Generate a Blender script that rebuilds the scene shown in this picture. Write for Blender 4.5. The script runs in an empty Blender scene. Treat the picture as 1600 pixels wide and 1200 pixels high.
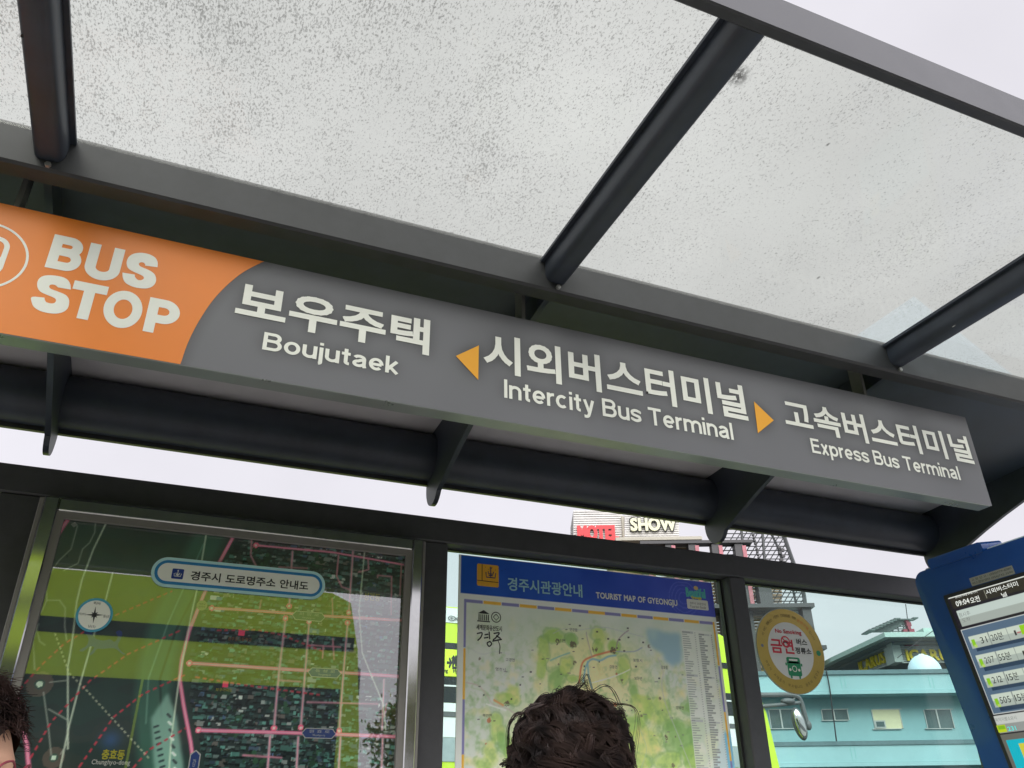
import bpy, math, random
import numpy as np
from mathutils import Vector, Matrix

rng = np.random.default_rng(7)
random.seed(7)
C = bpy.context.scene.collection
SC = bpy.context.scene
H = 1.25                                   # camera height above the pavement

# ------------------------------------------------------------------ camera
YAW, PITCH, ROLL, FOC = math.radians(23.190), math.radians(28.664), math.radians(-0.7595), 1298.4
_f = np.array([math.sin(YAW)*math.cos(PITCH), math.cos(YAW)*math.cos(PITCH), math.sin(PITCH)])
_r = np.array([math.cos(YAW), -math.sin(YAW), 0.0])
_u = np.cross(_r, _f)
_c, _s = math.cos(ROLL), math.sin(ROLL)
CR, CU, CF = _c*_r + _s*_u, -_s*_r + _c*_u, _f
CAM = np.array([0, 0, H])
cd = bpy.data.cameras.new("camera")
co = bpy.data.objects.new("camera", cd)
C.objects.link(co)
cd.sensor_width = 36
cd.lens = 36*FOC/1600
cd.clip_start = 0.02
cd.clip_end = 3000
M = Matrix(((CR[0], CU[0], -CF[0], 0), (CR[1], CU[1], -CF[1], 0), (CR[2], CU[2], -CF[2], H), (0, 0, 0, 1)))
co.matrix_world = M
SC.camera = co

# ------------------------------------------------------------------ world, sun, exposure
SUN_EL, SUN_AZ = math.radians(32), math.radians(205)      # azimuth clockwise from +Y: behind the camera
w = bpy.data.worlds.new("World")
SC.world = w
w.use_nodes = True
nt = w.node_tree
nt.nodes.clear()
out = nt.nodes.new("ShaderNodeOutputWorld")
bg = nt.nodes.new("ShaderNodeBackground")
bg.inputs["Strength"].default_value = 0.10
sky = nt.nodes.new("ShaderNodeTexSky")
sky.sky_type = 'NISHITA'
sky.sun_disc = False
sky.sun_elevation = SUN_EL
sky.sun_rotation = SUN_AZ
sky.dust_density = 4.0
tc = nt.nodes.new("ShaderNodeTexCoord")
sep = nt.nodes.new("ShaderNodeSeparateXYZ")
nt.links.new(tc.outputs["Generated"], sep.inputs[0])
# overcast with soft cloud bands, plus fill brightness added high behind the camera
mr = nt.nodes.new("ShaderNodeMapRange")
mr.interpolation_type = 'SMOOTHSTEP'
mr.inputs["From Min"].default_value = 0.35
mr.inputs["From Max"].default_value = -0.75
mr.inputs["To Min"].default_value = 0.0
mr.inputs["To Max"].default_value = 1.0
nt.links.new(sep.outputs["Y"], mr.inputs["Value"])
mh = nt.nodes.new("ShaderNodeMapRange")            # keeps the added fill well above the horizon
mh.interpolation_type = 'SMOOTHSTEP'
mh.inputs["From Min"].default_value = 0.22
mh.inputs["From Max"].default_value = 0.55
nt.links.new(sep.outputs["Z"], mh.inputs["Value"])
mm = nt.nodes.new("ShaderNodeMath")
mm.operation = 'MULTIPLY'
nt.links.new(mr.outputs[0], mm.inputs[0])
nt.links.new(mh.outputs[0], mm.inputs[1])
ma = nt.nodes.new("ShaderNodeMath")
ma.operation = 'MULTIPLY_ADD'
ma.inputs[1].default_value = 33.0
ma.inputs[2].default_value = 9.0
nt.links.new(mm.outputs[0], ma.inputs[0])
nz = nt.nodes.new("ShaderNodeTexNoise")
nz.inputs["Scale"].default_value = 2.2
nz.inputs["Detail"].default_value = 5
nt.links.new(tc.outputs["Generated"], nz.inputs["Vector"])
mr2 = nt.nodes.new("ShaderNodeMapRange")
mr2.inputs["To Min"].default_value = 0.78
mr2.inputs["To Max"].default_value = 1.2
nt.links.new(nz.outputs["Fac"], mr2.inputs["Value"])
mul = nt.nodes.new("ShaderNodeMath")
mul.operation = 'MULTIPLY'
nt.links.new(ma.outputs[0], mul.inputs[0])
nt.links.new(mr2.outputs[0], mul.inputs[1])
cl = nt.nodes.new("ShaderNodeVectorMath")
cl.operation = 'SCALE'
cl.inputs[0].default_value = (1.0, 0.975, 1.045)
nt.links.new(mul.outputs[0], cl.inputs["Scale"])
mx = nt.nodes.new("ShaderNodeMix")
mx.data_type = 'RGBA'
mx.inputs["Factor"].default_value = 0.94
nt.links.new(sky.outputs[0], mx.inputs["A"])
nt.links.new(cl.outputs[0], mx.inputs["B"])
nt.links.new(mx.outputs["Result"], bg.inputs["Color"])
nt.links.new(bg.outputs[0], out.inputs[0])

sl = bpy.data.lights.new("sun", 'SUN')
sl.energy = 1.5
sl.angle = math.radians(25)
sl.color = (1.0, 0.965, 0.92)
so = bpy.data.objects.new("sun", sl)
C.objects.link(so)
sd = Vector((math.sin(SUN_AZ)*math.cos(SUN_EL), math.cos(SUN_AZ)*math.cos(SUN_EL), math.sin(SUN_EL)))
so.rotation_euler = sd.to_track_quat('Z', 'Y').to_euler()
so.location = sd*40

vs = SC.view_settings
vs.view_transform = 'Standard'
vs.look = 'None'
vs.exposure = 0.0
vs.gamma = 1.0
vs.use_curve_mapping = False
SC.cycles.max_bounces = 10
SC.cycles.transparent_max_bounces = 16
SC.cycles.use_denoising = True

# ------------------------------------------------------------------ helpers: colour, materials
def lin(c):
    c = np.asarray(c, float)/255.0
    return np.where(c <= 0.04045, c/12.92, ((c+0.055)/1.055)**2.4)

def newmat(name):
    m = bpy.data.materials.new(name)
    m.use_nodes = True
    n = m.node_tree.nodes
    n.clear()
    o = n.new("ShaderNodeOutputMaterial")
    return m, n, m.node_tree.links, o

def mat(name, col, rough=0.5, metal=0.0, var=0.12, scale=9.0, bump=0.0, bscale=120.0, emit=0.0, spec=0.5, coat=0.0):
    m, n, l, o = newmat(name)
    p = n.new("ShaderNodeBsdfPrincipled")
    t = n.new("ShaderNodeTexCoord")
    z = n.new("ShaderNodeTexNoise")
    z.inputs["Scale"].default_value = scale
    z.inputs["Detail"].default_value = 6
    z.inputs["Roughness"].default_value = 0.65
    l.new(t.outputs["Object"], z.inputs["Vector"])
    r = n.new("ShaderNodeMapRange")
    r.inputs["To Min"].default_value = 1-var
    r.inputs["To Max"].default_value = 1+var
    r.inputs["From Min"].default_value = 0.3
    r.inputs["From Max"].default_value = 0.7
    l.new(z.outputs["Fac"], r.inputs["Value"])
    v = n.new("ShaderNodeVectorMath")
    v.operation = 'SCALE'
    v.inputs[0].default_value = tuple(col)
    l.new(r.outputs[0], v.inputs["Scale"])
    l.new(v.outputs[0], p.inputs["Base Color"])
    r2 = n.new("ShaderNodeMapRange")
    r2.inputs["To Min"].default_value = max(0.02, rough*0.85)
    r2.inputs["To Max"].default_value = min(1, rough*1.2)
    l.new(z.outputs["Fac"], r2.inputs["Value"])
    l.new(r2.outputs[0], p.inputs["Roughness"])
    p.inputs["Metallic"].default_value = metal
    p.inputs["Specular IOR Level"].default_value = spec
    p.inputs["Coat Weight"].default_value = coat
    if emit > 0:
        l.new(v.outputs[0], p.inputs["Emission Color"])
        p.inputs["Emission Strength"].default_value = emit
    if bump > 0:
        b = n.new("ShaderNodeBump")
        b.inputs["Strength"].default_value = bump
        b.inputs["Distance"].default_value = 0.002
        z2 = n.new("ShaderNodeTexNoise")
        z2.inputs["Scale"].default_value = bscale
        z2.inputs["Detail"].default_value = 3
        l.new(t.outputs["Object"], z2.inputs["Vector"])
        l.new(z2.outputs["Fac"], b.inputs["Height"])
        l.new(b.outputs[0], p.inputs["Normal"])
    l.new(p.outputs[0], o.inputs[0])
    return m

def print_mat(name, rough=0.5, spec=0.3, emit=0.0, gain=1.0, base_only=True):
    """a printed sheet: the ink is the 'ink' colour attribute on a fine grid"""
    m, n, l, o = newmat(name)
    p = n.new("ShaderNodeBsdfPrincipled")
    a = n.new("ShaderNodeAttribute")
    a.attribute_name = "ink"
    p.inputs["Roughness"].default_value = rough
    p.inputs["Specular IOR Level"].default_value = spec
    if emit:
        p.inputs["Base Color"].default_value = (0.01, 0.01, 0.01, 1)
        l.new(a.outputs["Color"], p.inputs["Emission Color"])
        p.inputs["Emission Strength"].default_value = emit
    else:
        l.new(a.outputs["Color"], p.inputs["Base Color"])
    l.new(p.outputs[0], o.inputs[0])
    return m

def glass_mat(name, tint, refl=0.06, rough=0.01, dust=0.0):
    """thin clear sheet: tinted pass-through plus a mirror part that grows at grazing angles"""
    m, n, l, o = newmat(name)
    t = n.new("ShaderNodeBsdfTransparent")
    t.inputs[0].default_value = (*tint, 1)
    g = n.new("ShaderNodeBsdfGlossy")
    g.inputs["Roughness"].default_value = rough
    lw = n.new("ShaderNodeLayerWeight")
    lw.inputs["Blend"].default_value = 0.5
    pw = n.new("ShaderNodeMath")
    pw.operation = 'POWER'
    pw.inputs[1].default_value = 5.0
    l.new(lw.outputs["Facing"], pw.inputs[0])
    r = n.new("ShaderNodeMapRange")
    r.inputs["To Min"].default_value = refl
    r.inputs["To Max"].default_value = 1.0
    l.new(pw.outputs[0], r.inputs["Value"])
    mx_ = n.new("ShaderNodeMixShader")
    l.new(r.outputs[0], mx_.inputs[0])
    last = t.outputs[0]
    if dust:
        d = n.new("ShaderNodeBsdfDiffuse")
        d.inputs[0].default_value = (0.6, 0.62, 0.6, 1)
        tc_ = n.new("ShaderNodeTexCoord")
        z = n.new("ShaderNodeTexNoise")
        z.inputs["Scale"].default_value = 4
        z.inputs["Detail"].default_value = 8
        l.new(tc_.outputs["Object"], z.inputs["Vector"])
        rr = n.new("ShaderNodeMapRange")
        rr.inputs["From Min"].default_value = 0.35
        rr.inputs["From Max"].default_value = 0.8
        rr.inputs["To Max"].default_value = dust
        l.new(z.outputs["Fac"], rr.inputs["Value"])
        md = n.new("ShaderNodeMixShader")
        l.new(rr.outputs[0], md.inputs[0])
        l.new(last, md.inputs[1])
        l.new(d.outputs[0], md.inputs[2])
        last = md.outputs[0]
    l.new(last, mx_.inputs[1])
    l.new(g.outputs[0], mx_.inputs[2])
    l.new(mx_.outputs[0], o.inputs[0])
    return m

_d = (1153-800)/FOC*CR-(118-600)/FOC*CU+CF
_p = _d*1.316/_d[2]
SPLASH = (_p[0]-0.8, _p[1]-1.6, 1.316+H)              # in the shelter's own coordinates
def roof_glass_mat():
    """dusty translucent roof pane, rain-spotted dirt"""
    m, n, l, o = newmat("dirty_roof_glass")
    tc_ = n.new("ShaderNodeTexCoord")
    mp = n.new("ShaderNodeMapping")
    mp.inputs["Scale"].default_value = (1.0, 0.5, 1.0)
    mp.inputs["Rotation"].default_value = (0, 0, math.radians(12))
    l.new(tc_.outputs["Object"], mp.inputs["Vector"])
    def noise(sc, det, ro, src=None, dist=0.0):
        z = n.new("ShaderNodeTexNoise")
        z.inputs["Scale"].default_value = sc
        z.inputs["Detail"].default_value = det
        z.inputs["Roughness"].default_value = ro
        z.inputs["Distortion"].default_value = dist
        l.new(src or mp.outputs[0], z.inputs["Vector"])
        return z.outputs["Fac"]
    def math_(op, a, b):
        k = n.new("ShaderNodeMath")
        k.operation = op
        for i, v in enumerate((a, b)):
            if isinstance(v, (int, float)):
                k.inputs[i].default_value = v
            else:
                l.new(v, k.inputs[i])
        return k.outputs[0]
    def ramp(v, a, b, c=0.0, d=1.0):
        r = n.new("ShaderNodeMapRange")
        r.inputs["From Min"].default_value = a
        r.inputs["From Max"].default_value = b
        r.inputs["To Min"].default_value = c
        r.inputs["To Max"].default_value = d
        l.new(v, r.inputs["Value"])
        return r.outputs[0]
    fine = noise(290, 2.0, 0.5, dist=0.2)
    clump = noise(3.2, 5, 0.62)
    mid = noise(17, 3, 0.6)
    sx = n.new("ShaderNodeSeparateXYZ")
    l.new(tc_.outputs["Object"], sx.inputs[0])
    side = ramp(sx.outputs["X"], -0.7, 0.4, 0.058, 0.003)          # the left panes are dirtier
    edge = ramp(sx.outputs["Y"], -0.04, -0.45, -0.03, 0.0)
    dens = math_('ADD', math_('ADD', side, edge), math_('MULTIPLY', math_('SUBTRACT', clump, 0.5), 0.30))
    dens = math_('ADD', dens, math_('MULTIPLY', math_('SUBTRACT', mid, 0.5), 0.12))
    lev = math_('ADD', fine, dens)
    spot = ramp(lev, 0.625, 0.68, 0.0, 1.0)
    # a few larger flecks
    vor = n.new("ShaderNodeTexVoronoi")
    vor.inputs["Scale"].default_value = 26
    vor.inputs["Randomness"].default_value = 1.0
    l.new(mp.outputs[0], vor.inputs["Vector"])
    wn = n.new("ShaderNodeSeparateColor")
    l.new(vor.outputs["Color"], wn.inputs[0])
    big = math_('MULTIPLY', ramp(vor.outputs["Distance"], 0.12, 0.05), ramp(wn.outputs[0], 0.93, 0.95))
    big = math_('MULTIPLY', big, ramp(noise(160, 2, 0.5), 0.40, 0.55))
    # one heavy splash of droppings near the front of the right pane
    vd = n.new("ShaderNodeVectorMath")
    vd.operation = 'DISTANCE'
    l.new(tc_.outputs["Object"], vd.inputs[0])
    vd.inputs[1].default_value = SPLASH
    big = math_('MAXIMUM', big, math_('MULTIPLY', ramp(vd.outputs["Value"], 0.030, 0.006), ramp(noise(210, 3, 0.6), 0.42, 0.56)))
    allspot = math_('MAXIMUM', math_('MULTIPLY', spot, 0.42), math_('MULTIPLY', big, 0.85))
    film = ramp(noise(1.3, 4, 0.6), 0.3, 0.7, 0.0, 1.0)
    cm = n.new("ShaderNodeMix")
    cm.data_type = 'RGBA'
    cm.inputs["A"].default_value = (0.79, 0.808, 0.772, 1)
    cm.inputs["B"].default_value = (0.86, 0.878, 0.84, 1)
    l.new(film, cm.inputs["Factor"])
    sc = n.new("ShaderNodeVectorMath")
    sc.operation = 'SCALE'
    l.new(cm.outputs["Result"], sc.inputs[0])
    l.new(math_('SUBTRACT', 1.0, allspot), sc.inputs["Scale"])
    t = n.new("ShaderNodeBsdfTransparent")
    l.new(sc.outputs[0], t.inputs[0])
    d = n.new("ShaderNodeBsdfTranslucent")
    d.inputs[0].default_value = (0.62, 0.62, 0.58, 1)
    g = n.new("ShaderNodeBsdfGlossy")
    g.inputs["Roughness"].default_value = 0.04
    m1 = n.new("ShaderNodeMixShader")
    m1.inputs[0].default_value = 0.10
    l.new(t.outputs[0], m1.inputs[1])
    l.new(d.outputs[0], m1.inputs[2])
    lw = n.new("ShaderNodeLayerWeight")
    lw.inputs["Blend"].default_value = 0.5
    m2 = n.new("ShaderNodeMixShader")
    l.new(ramp(math_('POWER', lw.outputs["Facing"], 5.0), 0.0, 1.0, 0.012, 0.8), m2.inputs[0])
    l.new(m1.outputs[0], m2.inputs[1])
    l.new(g.outputs[0], m2.inputs[2])
    l.new(m2.outputs[0], o.inputs[0])
    return m

# ------------------------------------------------------------------ helpers: meshes and things
ROOT = {}
def tag(o, label=None, cat=None, group=None, kind=None):
    if label: o["label"] = label
    if cat: o["category"] = cat
    if group: o["group"] = group
    if kind: o["kind"] = kind
    return o

def thing(name, loc, label, cat, group=None):
    o = bpy.data.objects.new(name, None)
    C.objects.link(o)
    o.location = loc
    o.empty_display_size = 0.1
    ROOT[o.name] = np.array(loc, float)
    return tag(o, label, cat, group)

class MB:
    def __init__(s):
        s.v, s.f, s.n = [], [], 0
    def add(s, v, f):
        v = np.asarray(v, float).reshape(-1, 3)
        s.v.append(v)
        s.f += [tuple(i+s.n for i in q) for q in f]
        s.n += len(v)
        return s
    def box(s, lo, hi, ax=None, org=None, bev=0.0):
        lo, hi = np.minimum(lo, hi), np.maximum(lo, hi)
        if bev > 0:
            b = min(bev, 0.45*float(np.min(hi-lo)))
            vs_ = []
            for sx in (0, 1):
                for sy in (0, 1):
                    for sz in (0, 1):
                        c = np.array([hi[0] if sx else lo[0], hi[1] if sy else lo[1], hi[2] if sz else lo[2]])
                        sg = np.array([1-2*sx, 1-2*sy, 1-2*sz])*b
                        for k in range(3):
                            q = c+sg
                            q[k] = c[k]
                            vs_.append(q)
            def ix(sx, sy, sz, k): return ((sx*2+sy)*2+sz)*3+k
            f = []
            f.append((ix(0,0,0,0), ix(0,0,1,0), ix(0,1,1,0), ix(0,1,0,0)))
            f.append((ix(1,0,0,0), ix(1,1,0,0), ix(1,1,1,0), ix(1,0,1,0)))
            f.append((ix(0,0,0,1), ix(1,0,0,1), ix(1,0,1,1), ix(0,0,1,1)))
            f.append((ix(0,1,0,1), ix(0,1,1,1), ix(1,1,1,1), ix(1,1,0,1)))
            f.append((ix(0,0,0,2), ix(0,1,0,2), ix(1,1,0,2), ix(1,0,0,2)))
            f.append((ix(0,0,1,2), ix(1,0,1,2), ix(1,1,1,2), ix(0,1,1,2)))
            for a in (0, 1):
                for b_ in (0, 1):
                    f.append((ix(a,b_,0,0), ix(a,b_,1,0), ix(a,b_,1,1), ix(a,b_,0,1)))
                    f.append((ix(a,0,b_,0), ix(a,1,b_,0), ix(a,1,b_,2), ix(a,0,b_,2)))
                    f.append((ix(0,a,b_,1), ix(1,a,b_,1), ix(1,a,b_,2), ix(0,a,b_,2)))
            for a in (0, 1):
                for b_ in (0, 1):
                    for c_ in (0, 1):
                        f.append((ix(a,b_,c_,0), ix(a,b_,c_,1), ix(a,b_,c_,2)))
            v = np.array(vs_)
        else:
            v = np.array([[x, y, z] for x in (lo[0], hi[0]) for y in (lo[1], hi[1]) for z in (lo[2], hi[2])])
            f = [(0,1,3,2), (4,6,7,5), (0,4,5,1), (2,3,7,6), (0,2,6,4), (1,5,7,3)]
        if ax is not None:
            v = np.asarray(org) + v @ np.asarray(ax)
        return s.add(v, f)
    def prism(s, pts, d):
        """polygon pts (3-D) pushed along d"""
        p = np.asarray(pts, float)
        k = len(p)
        v = np.vstack([p, p+np.asarray(d, float)])
        f = [tuple(range(k))[::-1], tuple(range(k, 2*k))]
        f += [(i, (i+1) % k, (i+1) % k+k, i+k) for i in range(k)]
        return s.add(v, f)
    def quad(s, a, b, c, d):
        return s.add([a, b, c, d], [(0, 1, 2, 3)])
    def tube(s, path, rad, n=8, cap=True):
        p = np.asarray(path, float)
        k = len(p)
        rad = np.broadcast_to(np.asarray(rad, float), (k,))
        t = np.gradient(p, axis=0)
        t /= np.linalg.norm(t, axis=1)[:, None]+1e-12
        ref = np.array([0, 0, 1.0]) if abs(t[0][2]) < 0.9 else np.array([1.0, 0, 0])
        a = np.cross(t[0], ref); a /= np.linalg.norm(a)
        vv = []
        ang = np.arange(n)*2*math.pi/n
        for i in range(k):
            a = a - t[i]*(a@t[i]); a /= np.linalg.norm(a)+1e-12
            b = np.cross(t[i], a)
            vv.append(p[i]+rad[i]*(np.cos(ang)[:, None]*a+np.sin(ang)[:, None]*b))
        f = [(i*n+j, i*n+(j+1) % n, (i+1)*n+(j+1) % n, (i+1)*n+j) for i in range(k-1) for j in range(n)]
        if cap:
            f += [tuple(range(n))[::-1], tuple(range((k-1)*n, k*n))]
        return s.add(np.vstack(vv), f)
    def sweep(s, prof, a, b):
        """closed profile (list of 3-D points at a) swept by vector b-a"""
        return s.prism(prof, np.asarray(b)-np.asarray(a))
    def ball(s, c, r, nu=24, nv=14, R=None):
        r = np.broadcast_to(np.asarray(r, float), (3,))
        vv, f = [], []
        for i in range(nv+1):
            th = math.pi*i/nv
            for j in range(nu):
                ph = 2*math.pi*j/nu
                vv.append([r[0]*math.sin(th)*math.cos(ph), r[1]*math.sin(th)*math.sin(ph), r[2]*math.cos(th)])
        vv = np.array(vv)
        if R is not None:
            vv = vv @ np.asarray(R).T
        for i in range(nv):
            for j in range(nu):
                f.append((i*nu+j, (i+1)*nu+j, (i+1)*nu+(j+1) % nu, i*nu+(j+1) % nu))
        return s.add(vv+np.asarray(c), f)
    def build(s, name, m, parent=None, smooth=False, label=None):
        v = np.vstack(s.v) if s.v else np.zeros((0, 3))
        off = ROOT[parent.name] if parent is not None else (v.min(0)+v.max(0))/2*np.array([1, 1, 0])+np.array([0, 0, v[:, 2].min()])
        me = bpy.data.meshes.new(name)
        me.from_pydata((v-off).tolist(), [], s.f)
        me.update()
        import bmesh
        bm = bmesh.new()
        bm.from_mesh(me)
        bmesh.ops.recalc_face_normals(bm, faces=bm.faces)
        bm.to_mesh(me)
        bm.free()
        if smooth:
            me.polygons.foreach_set("use_smooth", [True]*len(me.polygons))
            try:
                me.set_sharp_from_angle(angle=math.radians(smooth if smooth is not True else 40))
            except Exception:
                pass
        me.materials.append(m)
        o = bpy.data.objects.new(name, me)
        C.objects.link(o)
        if parent is not None:
            o.parent = parent
            ROOT[o.name] = off
        else:
            o.location = off
            ROOT[o.name] = off
        if label: o["label"] = label
        return o

class Plane:
    def __init__(s, O, U, V):
        s.O, s.U, s.V = np.asarray(O, float), np.asarray(U, float), np.asarray(V, float)
        s.N = np.cross(s.U, s.V)
    def hit(s, px, py):
        d = (px-800)/FOC*CR-(py-600)/FOC*CU+CF
        t = ((s.O-CAM)@s.N)/(d@s.N)
        p = CAM+d*t-s.O
        return np.array([p@s.U, p@s.V])
    def hits(s, pts):
        return np.array([s.hit(*p) for p in pts])
    def at(s, u, v, h=0.0):
        return s.O+s.U*u+s.V*v+s.N*h
    def off(s, h):
        return Plane(s.O+s.N*h, s.U, s.V)

def YP(y):                                   # a vertical plane across the shelter, facing the street
    return Plane((0, y, 0), (1, 0, 0), (0, 0, 1))
HD = np.array([math.sin(YAW), math.cos(YAW), 0])
RH = np.array([math.cos(YAW), -math.sin(YAW), 0])
def DP(d):                                   # a far vertical plane square to the view, d metres off
    return Plane(HD*d, RH, (0, 0, 1))

# ------------------------------------------------------------------ helpers: lettering
def _arc(cx, cy, rx, ry, a0, a1, n=18):
    a = np.radians(np.linspace(a0, a1, n))
    return [(cx+rx*math.cos(t), cy+ry*math.sin(t)) for t in a]

def _smooth(p, n=7):
    p = [np.array(q, float) for q in p]
    p = [2*p[0]-p[1]]+p+[2*p[-1]-p[-2]]
    o = []
    for k in range(1, len(p)-2):
        for t in np.linspace(0, 1, n, endpoint=False):
            a, b, c, d = p[k-1:k+3]
            o.append(tuple(0.5*(2*b+(c-a)*t+(2*a-5*b+4*c-d)*t*t+(3*b-a-3*c+d)*t**3)))
    return o+[tuple(p[-2])]

def strokes(ch, w):
    """centre lines of plain grotesque letters, pen width w; returns paths and the letter's width"""
    h, X, A, D = w/2, 0.525, 0.72, -0.20
    def bowl(x0, x1, y0, y1, k=0.5):
        r = (y1-y0)/2
        return [(x0, y1), (x1-r*1.05, y1)]+_arc(x1-r*1.05, y0+r, r*1.05, r, 90, -90)+[(x0, y0)]
    if ch == 'I' or ch == 'l': return [[(h, 0), (h, A)]], w
    if ch == 'i': return [[(h, 0), (h, X)], [(h, A-w*0.95), (h, A)]], w
    if ch == 'j': return [[(h, X), (h, D+0.11)]+_arc(h-0.075, D+0.10, 0.075, 0.10-h, 0, -80, 8), [(h, A-w*0.95), (h, A)]], w
    if ch in 'nm':
        W = 0.44
        out_ = [[(h, 0), (h, X)]]
        for k in range(2 if ch == 'm' else 1):
            o = k*(W-w*1.02 if ch == 'm' else 0)
            ww = W if ch == 'n' else W*0.96
            out_.append(_arc(o+ww/2, X-0.20, ww/2-h, 0.20-h, 176, 0)+[(o+ww-h, 0)])
        return out_, (W if ch == 'n' else W*1.96-w*1.02)
    if ch == 'u': return [[(h, X)]+_arc(0.22, 0.20, 0.22-h, 0.20-h, 180, 356), [(0.44-h, 0), (0.44-h, X)]], 0.44
    if ch == 'r': return [[(h, 0), (h, X)], _arc(h+0.19, X-0.22, 0.19, 0.22-h, 176, 84, 10)], 0.27
    if ch == 't': return [[(0.075+h, 0.67)]+[(0.075+h, 0.14)]+_arc(0.075+h+0.10, 0.12, 0.10, 0.12-h, 180, 275, 8), [(0, X-h), (0.27, X-h)]], 0.28
    if ch == 'c': return [_arc(0.23, X/2, 0.23-h, X/2-h, 48, 312, 26)], 0.44
    if ch == 'o': return [_arc(0.24, X/2, 0.24-h, X/2-h, 0, 360, 34)], 0.48
    if ch == 'e': return [[(0.46-h, X/2-0.01), (h, X/2-0.01)], _arc(0.23, X/2, 0.23-h, X/2-h, -3, 316, 30)], 0.46
    if ch == 'a':
        return [_arc(0.21, X-0.17, 0.21-h, 0.17-h, 160, 0, 14)+[(0.42-h, 0.10), (0.445-h, 0)],
                [(0.42-h, 0.325), (0.25, 0.30)]+_arc(0.19, 0.16, 0.19-h, 0.155-h, 95, 300, 20)+[(0.42-h, 0.13)]], 0.45
    if ch in 'sS':
        W, T = (0.41, X) if ch == 's' else (0.56, A)
        k = [(W-h*1.05, T*0.70), (W*0.86, T*0.86-h*0.55), (W*0.5, T-h), (W*0.15+h*.35, T*0.87-h*0.5), (h, T*0.70), (W*0.22, T*0.57), (W*0.5, T*0.5),
             (W*0.78, T*0.43), (W-h, T*0.28), (W*0.86-h*.35, T*0.13+h*0.5), (W*0.5, h), (W*0.14, T*0.14+h*0.55), (h*1.05, T*0.31)]
        return [_smooth(k, 6)], W
    if ch == 'k': return [[(h, 0), (h, A)], [(h*1.2, 0.15), (0.42-h, X)], [(0.15, 0.25), (0.44-h, 0)]], 0.44
    if ch == 'x': return [[(h*1.1, 0), (0.42-h*1.1, X)], [(h*1.1, X), (0.42-h*1.1, 0)]], 0.42
    if ch == 'y': return [[(h*1.1, X), (0.225, 0.03)], _smooth([(0.44-h*1.1, X), (0.23, 0.0), (0.16, D+0.07), (0.03, D+h)], 6)], 0.44
    if ch == 'p': return [[(h, D), (h, X)], _arc(0.245, X/2, 0.235-h, X/2-h, 0, 360, 34)], 0.48
    if ch == 'B':
        m = 0.385
        return [[(h, 0), (h, A)], bowl(h, 0.52-h, m, A-h), bowl(h, 0.55-h, h, m)], 0.55
    if ch == 'P': return [[(h, 0), (h, A)], bowl(h, 0.53-h, 0.30, A-h)], 0.53
    if ch == 'E': return [[(h, 0), (h, A)], [(h, A-h), (0.47, A-h)], [(h, 0.375), (0.44, 0.375)], [(h, h), (0.48, h)]], 0.48
    if ch == 'T': return [[(0, A-h), (0.53, A-h)], [(0.265, 0), (0.265, A-h*.9)]], 0.53
    if ch == 'U': return [[(h, A)]+_arc(0.28, 0.25, 0.28-h, 0.25-h, 180, 360)+[(0.56-h, A)]], 0.56
    if ch == 'O': return [_arc(0.33, A/2, 0.33-h, A/2-h, 0, 360, 44)], 0.66
    return None, 0.3

def grotesque(body, w, gap=0.085):
    """pen-drawn lettering as flat ribbons; a small height per stroke keeps crossings apart"""
    x, vv, ff_, hh, n = 0.0, [], [], [], 0
    for ch in body:
        if ch == ' ':
            x += 0.24
            continue
        paths, wd = strokes(ch, w)
        for k, p in enumerate(paths):
            p = np.array(p, float)
            p = p[np.r_[True, np.hypot(*np.diff(p, axis=0).T) > 1e-6]]
            d = np.diff(p, axis=0)
            d /= np.linalg.norm(d, axis=1)[:, None]+1e-12
            t = np.vstack([d[:1], d[:-1]+d[1:], d[-1:]])
            closed = np.hypot(*(p[0]-p[-1])) < 1e-6
            if closed: t[0] = t[-1] = d[0]+d[-1]
            t /= np.linalg.norm(t, axis=1)[:, None]+1e-12
            nn = np.stack([-t[:, 1], t[:, 0]], 1)
            dd_ = np.vstack([d[:1], d])
            cs = np.abs((t*dd_).sum(1)).clip(0.5, 1)
            nn *= (w/2/cs)[:, None]
            m_ = len(p)
            vv.append(np.vstack([p+nn, p-nn])+np.array([x, 0]))
            hh.append(np.full(2*m_, k*0.00006))
            ff_ += [tuple(i+n for i in (q, q+m_, q+m_+1, q+1)) for q in range(m_-1)]
            n += 2*m_
        x += wd+gap
    return np.vstack(vv), ff_, np.concatenate(hh)

_ccache = {}
def one_char(ch, bold):
    k = (ch, round(bold, 4))
    if k in _ccache: return _ccache[k]
    cu = bpy.data.curves.new("lettering", 'FONT')
    cu.body = ch
    cu.resolution_u = 4
    cu.offset = bold
    o = bpy.data.objects.new("lettering", cu)
    me = o.to_mesh()
    v = np.array([x.co[:] for x in me.vertices]).reshape(-1, 3)[:, :2]
    f = [tuple(p.vertices) for p in me.polygons]
    o.to_mesh_clear()
    bpy.data.objects.remove(o)
    bpy.data.curves.remove(cu)
    adv = 0.92 if ord(ch) > 0x1000 else (v[:, 0].max()+0.07 if len(v) else 0.3)
    _ccache[k] = (v, f, adv)
    return _ccache[k]

def glyphs(body, bold=0.0, space=1.0):
    x, vv, ff_, n = 0.0, [], [], 0
    for ch in body:
        if ch == ' ':
            x += 0.32*space
            continue
        v, f, adv = one_char(ch, bold)
        vv.append(v+np.array([x, 0]))
        ff_ += [tuple(i+n for i in q) for q in f]
        n += len(v)
        x += adv*space
    return np.vstack(vv), ff_

def fit(body, u0, u1, v0, v1, bold=0.0, space=1.0, shear=0.0):
    v, f = glyphs(body, bold, space)
    lo, hi = v.min(0), v.max(0)
    q = (v-lo)/(hi-lo)
    q = q*np.array([u1-u0, v1-v0])+np.array([u0, v0])
    q[:, 0] += (q[:, 1]-v0)*shear
    return q, f

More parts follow.
